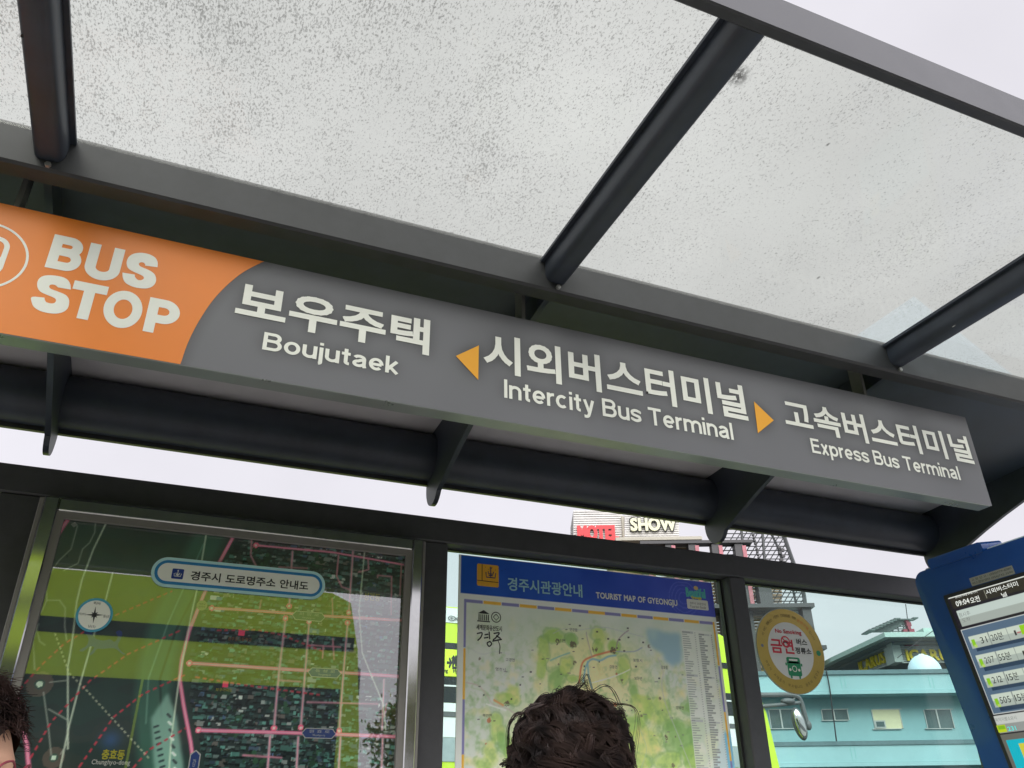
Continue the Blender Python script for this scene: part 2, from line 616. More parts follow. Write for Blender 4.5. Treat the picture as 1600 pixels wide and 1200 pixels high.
def gfit(body, box, w, gap=0.085):
    v, f, hh = grotesque(body, w, gap)
    lo, hi = v.min(0), v.max(0)
    u0, u1, v0, v1 = box
    return (v-lo)/(hi-lo)*np.array([u1-u0, v1-v0])+np.array([u0, v0]), f, hh

def thicken(q, f, b):
    """square-ended bars along the outline of filled glyphs, b wide to each side; each at its own tiny height"""
    cnt = {}
    for p in f:
        for a, c in zip(p, p[1:]+p[:1]):
            k = (min(a, c), max(a, c))
            cnt[k] = cnt.get(k, 0)+1
    vv, ff_, hh = [q], list(f), [np.zeros(len(q))]
    n = len(q)
    for i, (a, c) in enumerate(k for k, m in cnt.items() if m == 1):
        p0, p1 = q[a], q[c]
        L = np.hypot(*(p1-p0))
        if L < 1e-7: continue
        t = (p1-p0)/L*b
        m = np.array([-t[1], t[0]])
        e = 1.0 if L > 2.5*b else 0.15
        vv.append(np.array([p0-t*e+m, p0-t*e-m, p1+t*e-m, p1+t*e+m]))
        hh.append(np.full(4, 0.00003+0.00002*(i % 11)))
        ff_.append((n, n+1, n+2, n+3))
        n += 4
    return np.vstack(vv), ff_, np.concatenate(hh)

def glay(mb, pl, q, f, hh, h):
    mb.add(pl.O+q[:, :1]*pl.U+q[:, 1:]*pl.V+pl.N*(h+hh)[:, None], f)

def px_box(pl, L, R, B, T):
    return pl.hit(*L)[0], pl.hit(*R)[0], pl.hit(*B)[1], pl.hit(*T)[1]

def lay(mb, pl, q, f, h):
    mb.add(pl.O+q[:, :1]*pl.U+q[:, 1:]*pl.V+pl.N*h, f)

def ribbon(mb, pl, pts, wid, h):
    """flat painted line through plane points"""
    p = np.asarray(pts, float)
    t = np.gradient(p, axis=0)
    t /= np.linalg.norm(t, axis=1)[:, None]+1e-12
    nn = np.stack([-t[:, 1], t[:, 0]], 1)*wid/2
    a, b = p+nn, p-nn
    k = len(p)
    q = np.vstack([a, b])
    lay(mb, pl, q, [(i, i+k, i+k+1, i+1) for i in range(k-1)], h)

def disc(mb, pl, c, r, h, n=40, r0=0.0, sq=1.0):
    an = np.arange(n)*2*math.pi/n
    o_ = np.stack([c[0]+r*np.cos(an), c[1]+sq*r*np.sin(an)], 1)
    if r0 > 0:
        i_ = np.stack([c[0]+r0*np.cos(an), c[1]+sq*r0*np.sin(an)], 1)
        lay(mb, pl, np.vstack([o_, i_]), [(i, (i+1) % n, (i+1) % n+n, i+n) for i in range(n)], h)
    else:
        lay(mb, pl, o_, [tuple(range(n))], h)

def rrect(u0, u1, v0, v1, r, n=8):
    pts = []
    for cx, cy, a0 in ((u1-r, v1-r, 0), (u0+r, v1-r, 90), (u0+r, v0+r, 180), (u1-r, v0+r, 270)):
        for i in range(n+1):
            a = math.radians(a0+90*i/n)
            pts.append((cx+r*math.cos(a), cy+r*math.sin(a)))
    return np.array(pts)

# ------------------------------------------------------------------ helpers: painted sheets
def vnoise(x, y, sc, seed=0, octv=4):
    out_ = np.zeros_like(x)
    amp, tot = 1.0, 0.0
    for o_ in range(octv):
        g = np.random.default_rng(seed+o_*17).random((64, 64))
        a, b = x*sc, y*sc
        i, j = np.floor(a).astype(int), np.floor(b).astype(int)
        fx, fy = a-i, b-j
        fx, fy = fx*fx*(3-2*fx), fy*fy*(3-2*fy)
        i0, j0, i1, j1 = i % 64, j % 64, (i+1) % 64, (j+1) % 64
        out_ += amp*((g[i0, j0]*(1-fx)+g[i1, j0]*fx)*(1-fy)+(g[i0, j1]*(1-fx)+g[i1, j1]*fx)*fy)
        tot += amp
        amp *= 0.5
        sc *= 2.03
    return out_/tot

class Sheet:
    def __init__(s, pl, u0, u1, v0, v1, res, col):
        s.pl, s.res = pl, res
        s.nu, s.nv = int((u1-u0)/res)+1, int((v1-v0)/res)+1
        s.us, s.vs = np.linspace(u0, u1, s.nu), np.linspace(v0, v1, s.nv)
        s.Ug, s.Vg = np.meshgrid(s.us, s.vs)
        s.c = np.ones((s.nv, s.nu, 3))*np.asarray(col, float)
    def mixin(s, a, col):
        a = np.clip(a, 0, 1)[..., None]
        s.c = s.c*(1-a)+np.asarray(col, float)*a
    def rect(s, u0, u1, v0, v1, col, a=1.0):
        m = ((s.Ug >= u0) & (s.Ug <= u1) & (s.Vg >= v0) & (s.Vg <= v1))*a
        s.mixin(m, col)
    def seg_dist(s, pts):
        d = np.full(s.Ug.shape, 9.0)
        L = np.zeros_like(d)
        acc = 0.0
        for a, b in zip(pts[:-1], pts[1:]):
            a, b = np.asarray(a), np.asarray(b)
            e = b-a
            ll = np.hypot(*e)+1e-9
            t = np.clip(((s.Ug-a[0])*e[0]+(s.Vg-a[1])*e[1])/ll**2, 0, 1)
            q = np.hypot(s.Ug-a[0]-t*e[0], s.Vg-a[1]-t*e[1])
            k = q < d
            d = np.where(k, q, d)
            L = np.where(k, acc+t*ll, L)
            acc += ll
        return d, L
    def line(s, pts, wid, col, a=1.0, dash=0.0, px=True, soft=1.0):
        if px: pts = s.pl.hits(pts)
        d, L = s.seg_dist(pts)
        m = np.clip((wid/2-d)/(s.res*soft)+0.5, 0, 1)*a
        if dash: m = m*((L/dash) % 1 < 0.55)
        s.mixin(m, col)
    def poly(s, pts, col, a=1.0, px=True, soft=0.0, wob=0.0, seed=3):
        if px: pts = s.pl.hits(pts)
        p = np.asarray(pts)
        x, y = s.Ug, s.Vg
        if wob:
            x = x+(vnoise(s.Ug+5, s.Vg+5, 18, seed)-.5)*wob
            y = y+(vnoise(s.Ug+9, s.Vg+2, 18, seed+5)-.5)*wob
        ins = np.zeros(x.shape, bool)
        for i in range(len(p)):
            x0, y0 = p[i]; x1, y1 = p[(i+1) % len(p)]
            ins ^= ((y0 > y) != (y1 > y)) & (x < (x1-x0)*(y-y0)/(y1-y0+1e-12)+x0)
        m = ins.astype(float)
        if soft: m = blur(m, max(1, int(soft/s.res)))
        s.mixin(m*a, col)
    def cover(s, q, faces):
        """coverage of filled lettering on the grid"""
        m = np.zeros(s.c.shape[:2])
        for f in faces:
            P_ = q[list(f)]
            for k in range(1, len(f)-1):
                a, b, c = P_[0], P_[k], P_[k+1]
                i0, i1 = np.searchsorted(s.us, [min(a[0], b[0], c[0])-s.res, max(a[0], b[0], c[0])+s.res])
                j0, j1 = np.searchsorted(s.vs, [min(a[1], b[1], c[1])-s.res, max(a[1], b[1], c[1])+s.res])
                if i0 >= i1 or j0 >= j1: continue
                X, Y = s.Ug[j0:j1, i0:i1], s.Vg[j0:j1, i0:i1]
                def e(p, r): return (r[0]-p[0])*(Y-p[1])-(r[1]-p[1])*(X-p[0])
                A, B, D = e(a, b), e(b, c), e(c, a)
                ins = ((A >= 0) & (B >= 0) & (D >= 0)) | ((A <= 0) & (B <= 0) & (D <= 0))
                m[j0:j1, i0:i1] = np.maximum(m[j0:j1, i0:i1], ins)
        return m
    def build(s, name, m, parent, h=0.0, gain=1.0):
        P_ = s.pl.O+s.Ug[..., None]*s.pl.U+s.Vg[..., None]*s.pl.V+s.pl.N*h
        v = P_.reshape(-1, 3)-ROOT[parent.name]
        j, i = np.meshgrid(np.arange(s.nv-1), np.arange(s.nu-1), indexing='ij')
        a = (j*s.nu+i).ravel()
        f = np.stack([a, a+1, a+1+s.nu, a+s.nu], 1)
        me = bpy.data.meshes.new(name)
        me.vertices.add(len(v)); me.vertices.foreach_set("co", v.ravel())
        me.loops.add(f.size); me.loops.foreach_set("vertex_index", f.ravel().astype(np.int32))
        me.polygons.add(len(f))
        me.polygons.foreach_set("loop_start", np.arange(0, f.size, 4, dtype=np.int32))
        me.update(calc_edges=True)
        at = me.color_attributes.new("ink", 'FLOAT_COLOR', 'POINT')
        rgb = lin(np.clip(s.c, 0, 255)).reshape(-1, 3)*gain
        at.data.foreach_set("color", np.hstack([rgb, np.ones((len(rgb), 1))]).ravel())
        me.materials.append(m)
        o = bpy.data.objects.new(name, me)
        C.objects.link(o)
        o.parent = parent
        ROOT[o.name] = ROOT[parent.name]
        return o

def blur(a, r, it=3):
    for _ in range(it):
        for ax in (0, 1):
            n_ = a.shape[ax]
            pad = [(0, 0), (0, 0)]
            pad[ax] = (r+1, r)
            c = np.cumsum(np.pad(a, pad, mode='edge'), axis=ax)
            if ax == 0: a = (c[2*r+1:2*r+1+n_]-c[:n_])/(2*r+1)
            else: a = (c[:, 2*r+1:2*r+1+n_]-c[:, :n_])/(2*r+1)
    return a

# ------------------------------------------------------------------ shared materials
M_STEEL = mat("dark_painted_steel", (0.033, 0.034, 0.037), 0.50, var=0.28, scale=14, bump=0.06, bscale=400)
M_STEEL2 = mat("dark_roof_sheet", (0.027, 0.034, 0.047), 0.46, var=0.28, scale=8, bump=0.05, bscale=300)
M_RAIL = mat("charcoal_frame_paint", (0.055, 0.055, 0.060), 0.55, var=0.15, scale=20, bump=0.08, bscale=600)
M_ROOFGLASS = roof_glass_mat()
M_GLASS = glass_mat("tinted_back_glass", (0.885, 0.982, 0.955), 0.022, 0.01, 0.035)
M_CHROME = mat("polished_steel", (0.62, 0.62, 0.61), 0.10, metal=1.0, var=0.05, scale=30)
M_LIP = mat("taupe_lip_paint", (0.20, 0.19, 0.175), 0.5, var=0.08)
M_RUBBER = mat("black_rubber", (0.015, 0.016, 0.017), 0.6)
M_INKBLACK = mat("black_print", (0.018, 0.018, 0.02), 0.5, var=0.05)
M_WHITE = mat("white_print", (0.80, 0.80, 0.75), 0.5, var=0.03)
M_SKIN = mat("skin", (0.52, 0.30, 0.20), 0.5, var=0.1, scale=40)
M_LIME = mat("lime_bus_paint", (0.50, 0.70, 0.035), 0.3, var=0.05, coat=0.3)
M_DARKWIN = mat("dark_bus_glass", (0.02, 0.026, 0.028), 0.08, var=0.1)
M_HAIR = mat("dark_brown_hair", (0.022, 0.015, 0.012), 0.38, var=0.5, scale=25, spec=0.6)

# ================================================================== ground
def structure(name, mb, m):
    o = mb.build(name, m)
    o["kind"] = "structure"
    return o
M_ASPH = mat("asphalt", (0.05, 0.05, 0.052), 0.85, var=0.25, scale=3, bump=0.5, bscale=90)
M_PAVE = mat("concrete_paving", (0.34, 0.33, 0.31), 0.8, var=0.2, scale=5, bump=0.3, bscale=60)
structure("ground", MB().quad((-900, -900, -0.14), (900, -900, -0.14), (900, 900, -0.14), (-900, 900, -0.14)), M_ASPH)
structure("pavement", MB().box((-30, -1.4, -0.14), (30, 4.4, 0.0), bev=0.01), M_PAVE)
kb = MB()
for i in range(60):
    kb.box((-30+i+0.004, -1.62, -0.138), (-29-0.004+i, -1.404, 0.004), bev=0.012)
structure("kerb", kb, mat("kerb_stone", (0.34, 0.33, 0.31), 0.8, var=0.15, bump=0.3))
ln = MB()
for i in range(16):
    ln.box((-40+i*5, -6.5, -0.136), (-37.5+i*5, -6.36, -0.132))
structure("road_marking", ln, mat("road_paint", (0.75, 0.75, 0.72), 0.7))

# ================================================================== bus shelter
ZG, ZU = 1.325+H, 1.30+H        # roof glass, underside of the roof frame
RX = [-1.53, -0.375, 0.795, 1.945, 3.10]
sh = thing("bus_shelter", (0.8, 1.6, 0), "dark grey steel bus shelter with dirty see-through roof panes and glazed back wall", "bus shelter")
X0, X1 = -1.60, 3.17
# front fascia and rear beam
MB().box((X0, 0.716, ZU-0.06), (X1, 0.740, ZU+0.036), bev=0.004).build("front_beam", M_STEEL, sh)
MB().box((X0, 1.560, ZU-0.078), (X1, 1.612, ZU+0.03), bev=0.006).build("rear_beam", M_STEEL, sh)
# rafters: folded channel, round underside, thin flanges under the glass
def rafter(x):
    wd, dp, fl = 0.031, 0.058, 0.011
    pr = [(-wd-fl, ZU+0.012), (-wd-fl, ZU+0.004), (-wd, ZU+0.004)]
    for i in range(13):
        a = math.pi+math.pi*i/12
        pr.append((wd*math.copysign(abs(math.cos(a))**0.5, math.cos(a)), ZU+0.004-dp*abs(math.sin(a))**0.5))
    pr += [(wd, ZU+0.004), (wd+fl, ZU+0.004), (wd+fl, ZU+0.012)]
    m = MB().prism([(x+a, 0.741, z) for a, z in pr], (0, 0.818, 0))
    o = m.build("rafter", M_STEEL2, sh, smooth=50)
    hole = MB()
    y = 1.33 if x > 1 else 1.24
    an = np.linspace(0, 2*math.pi, 14, endpoint=False)
    # a bolt hole as a disc on the flank, white painted for bright sky behind
    pts = [(x-0.018+0.006*math.cos(t), y+0.006*math.sin(t), ZU-0.0475+0.005*math.cos(t)) for t in an]
    hole.prism(pts, (-0.0008, 0, -0.0012))
    hole.build("bolt_hole", M_INKBLACK if x < 1.5 else M_WHITE, o)
    return o
for x in RX:
    ro = rafter(x)
    bt = MB(); bt.tube([(x+.004, 1.5598, ZU-.066), (x+.004, 1.553, ZU-.066)], .0065, 6)
    bt.build("bolt", mat("zinc_bolt", (0.4, 0.4, 0.38), 0.4, metal=.8), ro)
# roof panes
for a, b in zip(RX[:-1], RX[1:]):
    MB().box((a+0.004, 0.742, ZU+0.0135), (b-0.004, 1.558, ZU+0.0195)).build("roof_pane", M_ROOFGLASS, sh)
# an added pale translucent triangle on the panes near the rear edge
GP = Plane((0, 0, ZU+0.0205), (1, 0, 0), (0, 1, 0))
M_PALETRI, _n, _l, _o = newmat("pale_blue_translucent")
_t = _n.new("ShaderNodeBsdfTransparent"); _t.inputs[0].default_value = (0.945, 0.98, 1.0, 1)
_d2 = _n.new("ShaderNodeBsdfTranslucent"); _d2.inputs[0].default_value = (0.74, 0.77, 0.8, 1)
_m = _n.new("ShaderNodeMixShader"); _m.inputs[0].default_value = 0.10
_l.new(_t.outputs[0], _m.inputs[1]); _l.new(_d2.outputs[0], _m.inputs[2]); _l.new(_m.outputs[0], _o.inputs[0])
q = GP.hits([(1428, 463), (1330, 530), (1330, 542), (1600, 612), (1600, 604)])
MB().prism([(a, b, ZU+0.0206) for a, b in ((q[0][0], q[0][1]), (q[0][0], 1.555), (q[0][0]+.66, 1.555))], (0, 0, 0.0006)).build("pale_triangle", M_PALETRI, sh)
# solid rear roof panel and round rear tube
MB().prism([(X0, 1.613, ZU+0.028), (X0, 1.613, ZU-0.002), (X0, 2.60, ZU-0.043), (X0, 2.60, ZU-0.012)], (X1-X0, 0, 0)).build("roof_panel", M_STEEL2, sh)
TY, TZ, TR = 2.575, 1.172+H, 0.083
an = np.linspace(0, 2*math.pi, 40, endpoint=False)
MB().prism([(X0-0.01, TY+TR*math.cos(t), TZ+TR*math.sin(t)) for t in an], (X1-X0+0.02, 0, 0)).build("rear_tube", M_STEEL2, sh, smooth=40)
MB().box((X0, TY+0.02, TZ-TR-0.012), (X1, TY+0.035, TZ-TR+0.02)).build("drip_edge", M_STEEL, sh)
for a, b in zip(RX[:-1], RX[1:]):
    MB().prism([(a+0.009, 2.30, ZU-0.0325), (a+0.009, 2.30, ZU-0.0285), (a+0.009, 2.57, ZU-0.0395), (a+0.009, 2.57, ZU-0.0435)], (b-a-0.018, 0, 0)).build("lit_underside_strip", mat("lit_underside_grey", (0.55, 0.53, 0.54), 0.5, var=0.06), sh)  # added pale strips: light on the roof panel's underside put into their colour
# support arms: flat tapering plates under the rear roof, round-nosed around the tube
def arm(x):
    pts = [(1.616, ZU-0.004), (1.616, 1.232+H)]
    for t in np.linspace(0, 1, 8)[1:]:
        y = 1.616+(2.40-1.616)*t
        pts.append((y, (1.232-0.062*t-0.118*t*t)+H))
    for a in np.linspace(215, 395, 16):
        pts.append((2.54+0.066*math.cos(math.radians(a)), 1.066+H+0.080*math.sin(math.radians(a))))
    pts.append((2.60, TZ+0.06))
    pts.append((2.56, ZU-0.042))
    return MB().prism([(x-0.008, y, z) for y, z in pts], (0.016, 0, 0)).build("support_arm", M_STEEL2, sh)
for x in RX: arm(x)
# back wall frame
Y0, YG = 2.50, 2.572
ZR0, ZR1 = 0.848+H, 0.931+H
MB().box((X0, Y0, ZR0), (X1, Y0+0.075, ZR1), bev=0.005).build("top_rail", M_RAIL, sh)
MB().box((X0, Y0, 0.30), (X1, Y0+0.07, 0.37), bev=0.005).build("bottom_rail", M_RAIL, sh)
def post(a, b, top=ZR0-0.001):
    o = MB().box((a, Y0+0.002, 0.001), (b, Y0+0.088, top), bev=0.004).build("post", M_RAIL, sh)
    return o
POSTS = [(-1.60, -1.52), (-0.452, -0.345), (0.742, 0.838), (1.940, 2.012), (3.09, 3.17)]
for a, b in POSTS: post(a, b)
for x in (RX[0], RX[4]):                       # stubs that carry the roof on the rail
    MB().box((x-0.012, Y0+0.03, ZR1-0.002), (x+0.012, Y0+0.06, 0.99+H)).build("roof_stub", M_RAIL, sh)
for (a0, a), (b, b1) in zip(POSTS[:-1], POSTS[1:]):
    g = MB().box((a+0.001, YG, 0.372), (b-0.001, YG+0.008, ZR0-0.001)).build("back_pane", M_GLASS, sh)
    sp = MB()
    sp.box((a+0.002, YG-0.02, 0.372), (a+0.014, YG-0.002, ZR0-0.002))
    sp.box((b-0.008, YG-0.02, 0.372), (b-0.002, YG-0.002, ZR0-0.002))
    sp.box((a+0.015, YG-0.02, ZR0-0.007), (b-0.009, YG-0.002, ZR0-0.002))
    sp.build("glazing_bead", M_RUBBER, g)

# ================================================================== sign board
SP = YP(1.65)
sg = thing("route_sign", (1.0, 1.67, 0.87+H), "long grey and orange stop name board with white lettering hung under the roof", "sign")
su0, su1 = -1.02, 2.302
sz0, sz1 = 0.876+H, 1.180+H
M_SIGNBODY = mat("satin_sign_case", (0.30, 0.33, 0.31), 0.28, metal=0.6, var=0.06)
MB().box((su0, 1.652, sz0), (su1, 1.700, sz1), bev=0.003).build("case", M_SIGNBODY, sg)
KOREAN = [
    ("보우주택", (367, 486), (671, 530), (669, 556), (384, 440), 0.030),
    ("시외버스터미널", (756, 561), (1169, 655), (1166, 658), (773, 521), 0.024),
    ("고속버스터미널", (1228, 663), (1523, 726), (1521.7, 726), (1227.4, 623.2), 0.024),
]
ROMAN = [
    ("Boujutaek", (409, 547), (622, 586), (497, 570), (414, 519), 0.118),
    ("Intercity Bus Terminal", (787.5, 621), (1147, 691), (916, 653), (789, 593), 0.114),
    ("Express Bus Terminal", (1269.7, 709), (1502, 752.8), (1299, 719), (1265.5, 684.6), 0.114),
]
face = Sheet(SP, su0, su1, sz0, sz1, 0.0038, (110, 110, 116))
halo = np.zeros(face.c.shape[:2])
M_SIGNWHITE = mat("cream_white_lettering", (0.80, 0.80, 0.755), 0.45, var=0.03)
for body, L, R, B, T, bold in KOREAN:
    u0, u1, v0, v1 = px_box(SP, L, R, B, T)
    b = bold*(v1-v0)*1.05
    q, f, hh = thicken(*fit(body, u0+b, u1-b, v0+b, v1-b), b)
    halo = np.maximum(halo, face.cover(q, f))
    m = MB()
    glay(m, SP, q, f, hh, 0.0012)
    m.build("lettering", M_SIGNWHITE, sg)
for body, L, R, B, T, wd in ROMAN:
    q, f, hh = gfit(body, px_box(SP, L, R, B, T), wd, 0.062)
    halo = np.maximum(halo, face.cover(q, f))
    m = MB()
    glay(m, SP, q, f, hh, 0.0012)
    m.build("lettering", M_SIGNWHITE, sg)
M_AMBER = mat("amber_arrow", (0.80, 0.36, 0.015), 0.45, var=0.03)
for pts in (((712, 556.5), (748, 540), (747, 594)), ((1177.6, 627.4), (1208.6, 657), (1183.8, 677.3))):
    q = SP.hits(pts)
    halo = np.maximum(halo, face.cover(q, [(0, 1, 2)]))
    m = MB()
    lay(m, SP, q, [(0, 1, 2)], 0.0012)
    m.build("arrow", M_AMBER, sg)
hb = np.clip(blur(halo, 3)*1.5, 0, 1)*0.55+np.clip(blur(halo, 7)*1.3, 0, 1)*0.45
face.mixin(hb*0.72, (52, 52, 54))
curve = _smooth([(428, 400), (415, 407), (375, 429), (338, 463), (312, 500), (294, 535), (283, 566)], 5)
cv = SP.hits(curve)
cv = cv[(cv[:, 1] < sz1-0.001) & (cv[:, 1] > sz0+0.001)]
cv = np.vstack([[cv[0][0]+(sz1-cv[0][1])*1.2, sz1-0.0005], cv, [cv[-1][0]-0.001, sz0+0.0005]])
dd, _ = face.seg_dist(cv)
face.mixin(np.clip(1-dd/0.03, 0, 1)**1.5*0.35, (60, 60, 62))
M_FACE = print_mat("printed_sign_film", 0.42, 0.3)
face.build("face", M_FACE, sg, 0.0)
org = MB()
k = len(cv)
lay(org, SP, np.vstack([cv, np.stack([np.full(k, su0+0.0005), cv[:, 1]], 1)]), [(i, i+1, i+1+k, i+k) for i in range(k-1)], 0.0006)
org.build("orange_panel", mat("orange_sign_film", (0.78, 0.205, 0.010), 0.42, var=0.03, scale=4), sg)
def z5(*pts): return [(x/4, 300+y/4) for x, y in pts]
S_TOP = z5((985,472),(985,440),(970,412),(935,392),(890,382),(845,385),(812,400),(795,425),(792,455),(803,480),(835,500),(880,520),(897,532),(897,545),(880,553),(860,550),(845,535),(842,518),(765,505),(768,540),(785,570),(825,592),(870,603),(920,604),(955,590),(973,565),(975,540),(965,515),(940,495),(900,477),(875,465),(868,453),(875,443),(893,442),(905,450),(908,462))
S_LOW = z5((443,612),(440,580),(425,553),(395,535),(350,525),(300,522),(262,530),(240,550),(232,580),(240,610),(265,632),(320,655),(345,668),(350,682),(340,695),(318,698),(290,690),(280,675),(278,662),(200,657),(198,690),(212,720),(250,745),(300,758),(350,762),(395,752),(422,730),(432,700),(430,670),(410,645),(365,625),(320,608),(308,595),(313,583),(330,580),(348,585),(362,598))
for word in ((("B", (278,470), (532,355), (278,470), (345,265)), ("U", (570,318), (785,362), (650,557), (570,318)), S_TOP),
             (S_LOW, ("T", (468,553), (680,600), (480,790), (468,553)), ("O", (648,720), (897,715), (740,850), (775,617)), ("P", (890,870), (1127,750), (890,870), (940,658)))):
    m = MB()
    for it in word:
        if isinstance(it, list):
            q = SP.hits(it)
            def rnd(a): return np.array(_smooth([tuple(p) for p in a], 3))
            n1 = 17 if it is S_TOP else 18
            k = len(q)
            q = np.vstack([rnd(q[:18]), rnd(q[18:36]) if k == 36 else rnd(q[18:])])
            lay(m, SP, q, [tuple(range(len(q)))], 0.0012)
        else:
            q, f, hh = gfit(it[0], px_box(SP, *z5(*it[1:])), 0.172)
            glay(m, SP, q, f, hh, 0.0012)
    m.build("lettering", M_SIGNWHITE, sg)
ic = MB()
cc = SP.hit(-28, 398)
rr = SP.hit(46, 404)[0]-cc[0]
disc(ic, SP, cc, rr, 0.0012, 56, rr*0.94)
bo = rrect(cc[0]-rr*.52, cc[0]+rr*.52, cc[1]-rr*.55, cc[1]+rr*.62, rr*.3)
bi = rrect(cc[0]-rr*.40, cc[0]+rr*.40, cc[1]-rr*.10, cc[1]+rr*.50, rr*.18)
k = len(bo)
lay(ic, SP, np.vstack([bo, bi]), [(i, (i+1) % k, (i+1) % k+k, i+k) for i in range(k)], 0.0012)
for sx in (-1, 1):
    lay(ic, SP, rrect(cc[0]+sx*rr*.32-rr*.1, cc[0]+sx*rr*.32+rr*.1, cc[1]-rr*.74, cc[1]-rr*.56, rr*.05), [tuple(range(36))], 0.0012)
ic.build("bus_symbol", M_SIGNWHITE, sg)
M_GALV = mat("grey_bracket", (0.22, 0.22, 0.21), 0.45, metal=0.5, var=0.15)
for x in RX[:-1]:
    b = MB()
    b.box((x-0.055, 1.656, sz1-0.001), (x-0.045, 1.70, ZU-0.006))
    b.box((x-0.055, 1.66, sz1+0.002), (x-0.005, 1.695, sz1+0.008))
    b.tube([(x-0.03, 1.69, sz1+0.008), (x-0.03, 1.69, sz1+0.024)], 0.006, 6)
    b.build("hanger_bracket", M_GALV, sg)
#PART2
# ================================================================== framed street-name map
CP = YP(2.43)
mc = thing("map_case", (0.19, 2.46, 0.62), "framed satellite street map in a polished steel case on the shelter's back wall", "map board")
a0 = CP.hit(71, 776); a1 = CP.hit(662, 842)
cu0, cu1, cz1 = a0[0], a1[0], (a0[1]+a1[1])/2
cz0 = 0.62
bw = CP.hit(94, 779)[0]-cu0
bt = cz1-CP.hit(94, 797)[1]
bw2 = cu1-CP.hit(646.5, 841)[0]
YB = 2.498
MB().box((cu0, 2.43, cz0), (cu0+bw, YB, cz1), bev=0.003).build("frame_bar", M_CHROME, mc)
MB().box((cu1-bw2, 2.43, cz0), (cu1, YB, cz1), bev=0.003).build("frame_bar", M_CHROME, mc)
MB().box((cu0+bw+.0005, 2.431, cz1-bt), (cu1-bw2-.0005, YB, cz1-0.001), bev=0.003).build("frame_bar", M_CHROME, mc)
MB().box((cu0+bw+.0005, 2.431, cz0+0.001), (cu1-bw2-.0005, YB, cz0+bt), bev=0.003).build("frame_bar", M_CHROME, mc)
for x0, x1, s_ in ((cu0-0.013, cu0-0.0005, "l"), (cu1+0.0005, cu1+0.010, "r")):
    MB().box((x0, 2.436, cz0), (x1, YB, cz1-0.002), bev=0.002).build("side_trim", M_LIP, mc)
lw_ = 0.020
i0, i1, k0, k1 = cu0+bw, cu1-bw2, cz0+bt, cz1-bt
lp = MB()
for lo, hi in (((i0, 2.437, k0), (i0+lw_, 2.452, k1)), ((i1-lw_, 2.437, k0), (i1, 2.452, k1)),
               ((i0+lw_, 2.4372, k1-lw_*.9), (i1-lw_, 2.452, k1-0.0003)), ((i0+lw_, 2.4372, k0), (i1-lw_, 2.452, k0+lw_))):
    lp.box(lo, hi)
lp.build("inner_lip", M_LIP, mc)
MB().box((i0+.001, 2.470, k0), (i1-.001, 2.496, k1)).build("backing", M_STEEL, mc)
FP = YP(2.460)
m0, m1, n0, n1 = i0+0.004, i1-0.004, k0+0.004, k1-0.004
st = Sheet(FP, m0, m1, n0, n1, 0.0024, (44, 58, 56))
U, V = st.Ug, st.Vg
st.mixin(vnoise(U+3, V+3, 9, 1)*0.55, (30, 44, 40))
st.mixin(np.clip(vnoise(U+3, V+1, 4, 11)-.5, 0, 1)*1.4, (66, 92, 84))
fd = vnoise(U*1.0+V*.6+7, V*1.6-U*.3+7, 14, 4, 2)
st.mixin((fd > .58)*.35, (38, 66, 58))
st.mixin((fd < .36)*.25, (60, 60, 52))
# the city quarter: streets of small roofs
cx = FP.hits([(372, 838), (345, 900), (318, 960), (300, 1030), (300, 1090), (312, 1150), (325, 1230), (322, 1400), (620, 1400), (650, 1000), (650, 850)])
city = MB()
inside = np.zeros(U.shape, bool)
for i in range(len(cx)):
    x0, y0 = cx[i]; x1, y1 = cx[(i+1) % len(cx)]
    inside ^= ((y0 > V) != (y1 > V)) & (U < (x1-x0)*(V-y0)/(y1-y0+1e-12)+x0)
st.mixin(inside*.9, (34, 46, 45))
pal = [(70, 112, 104), (60, 88, 84), (92, 108, 106), (130, 138, 136), (46, 70, 68), (60, 74, 90), (86, 134, 124), (28, 36, 38), (50, 62, 60), (170, 176, 172), (74, 100, 130), (96, 92, 88)]
wt = np.array([7, 8, 5, 2, 8, 3, 5, 9, 7, 1.0, 1.2, 3]); wt /= wt.sum()
r2 = np.random.default_rng(5)
uc, vc = st.us, st.vs
th = math.radians(-3)
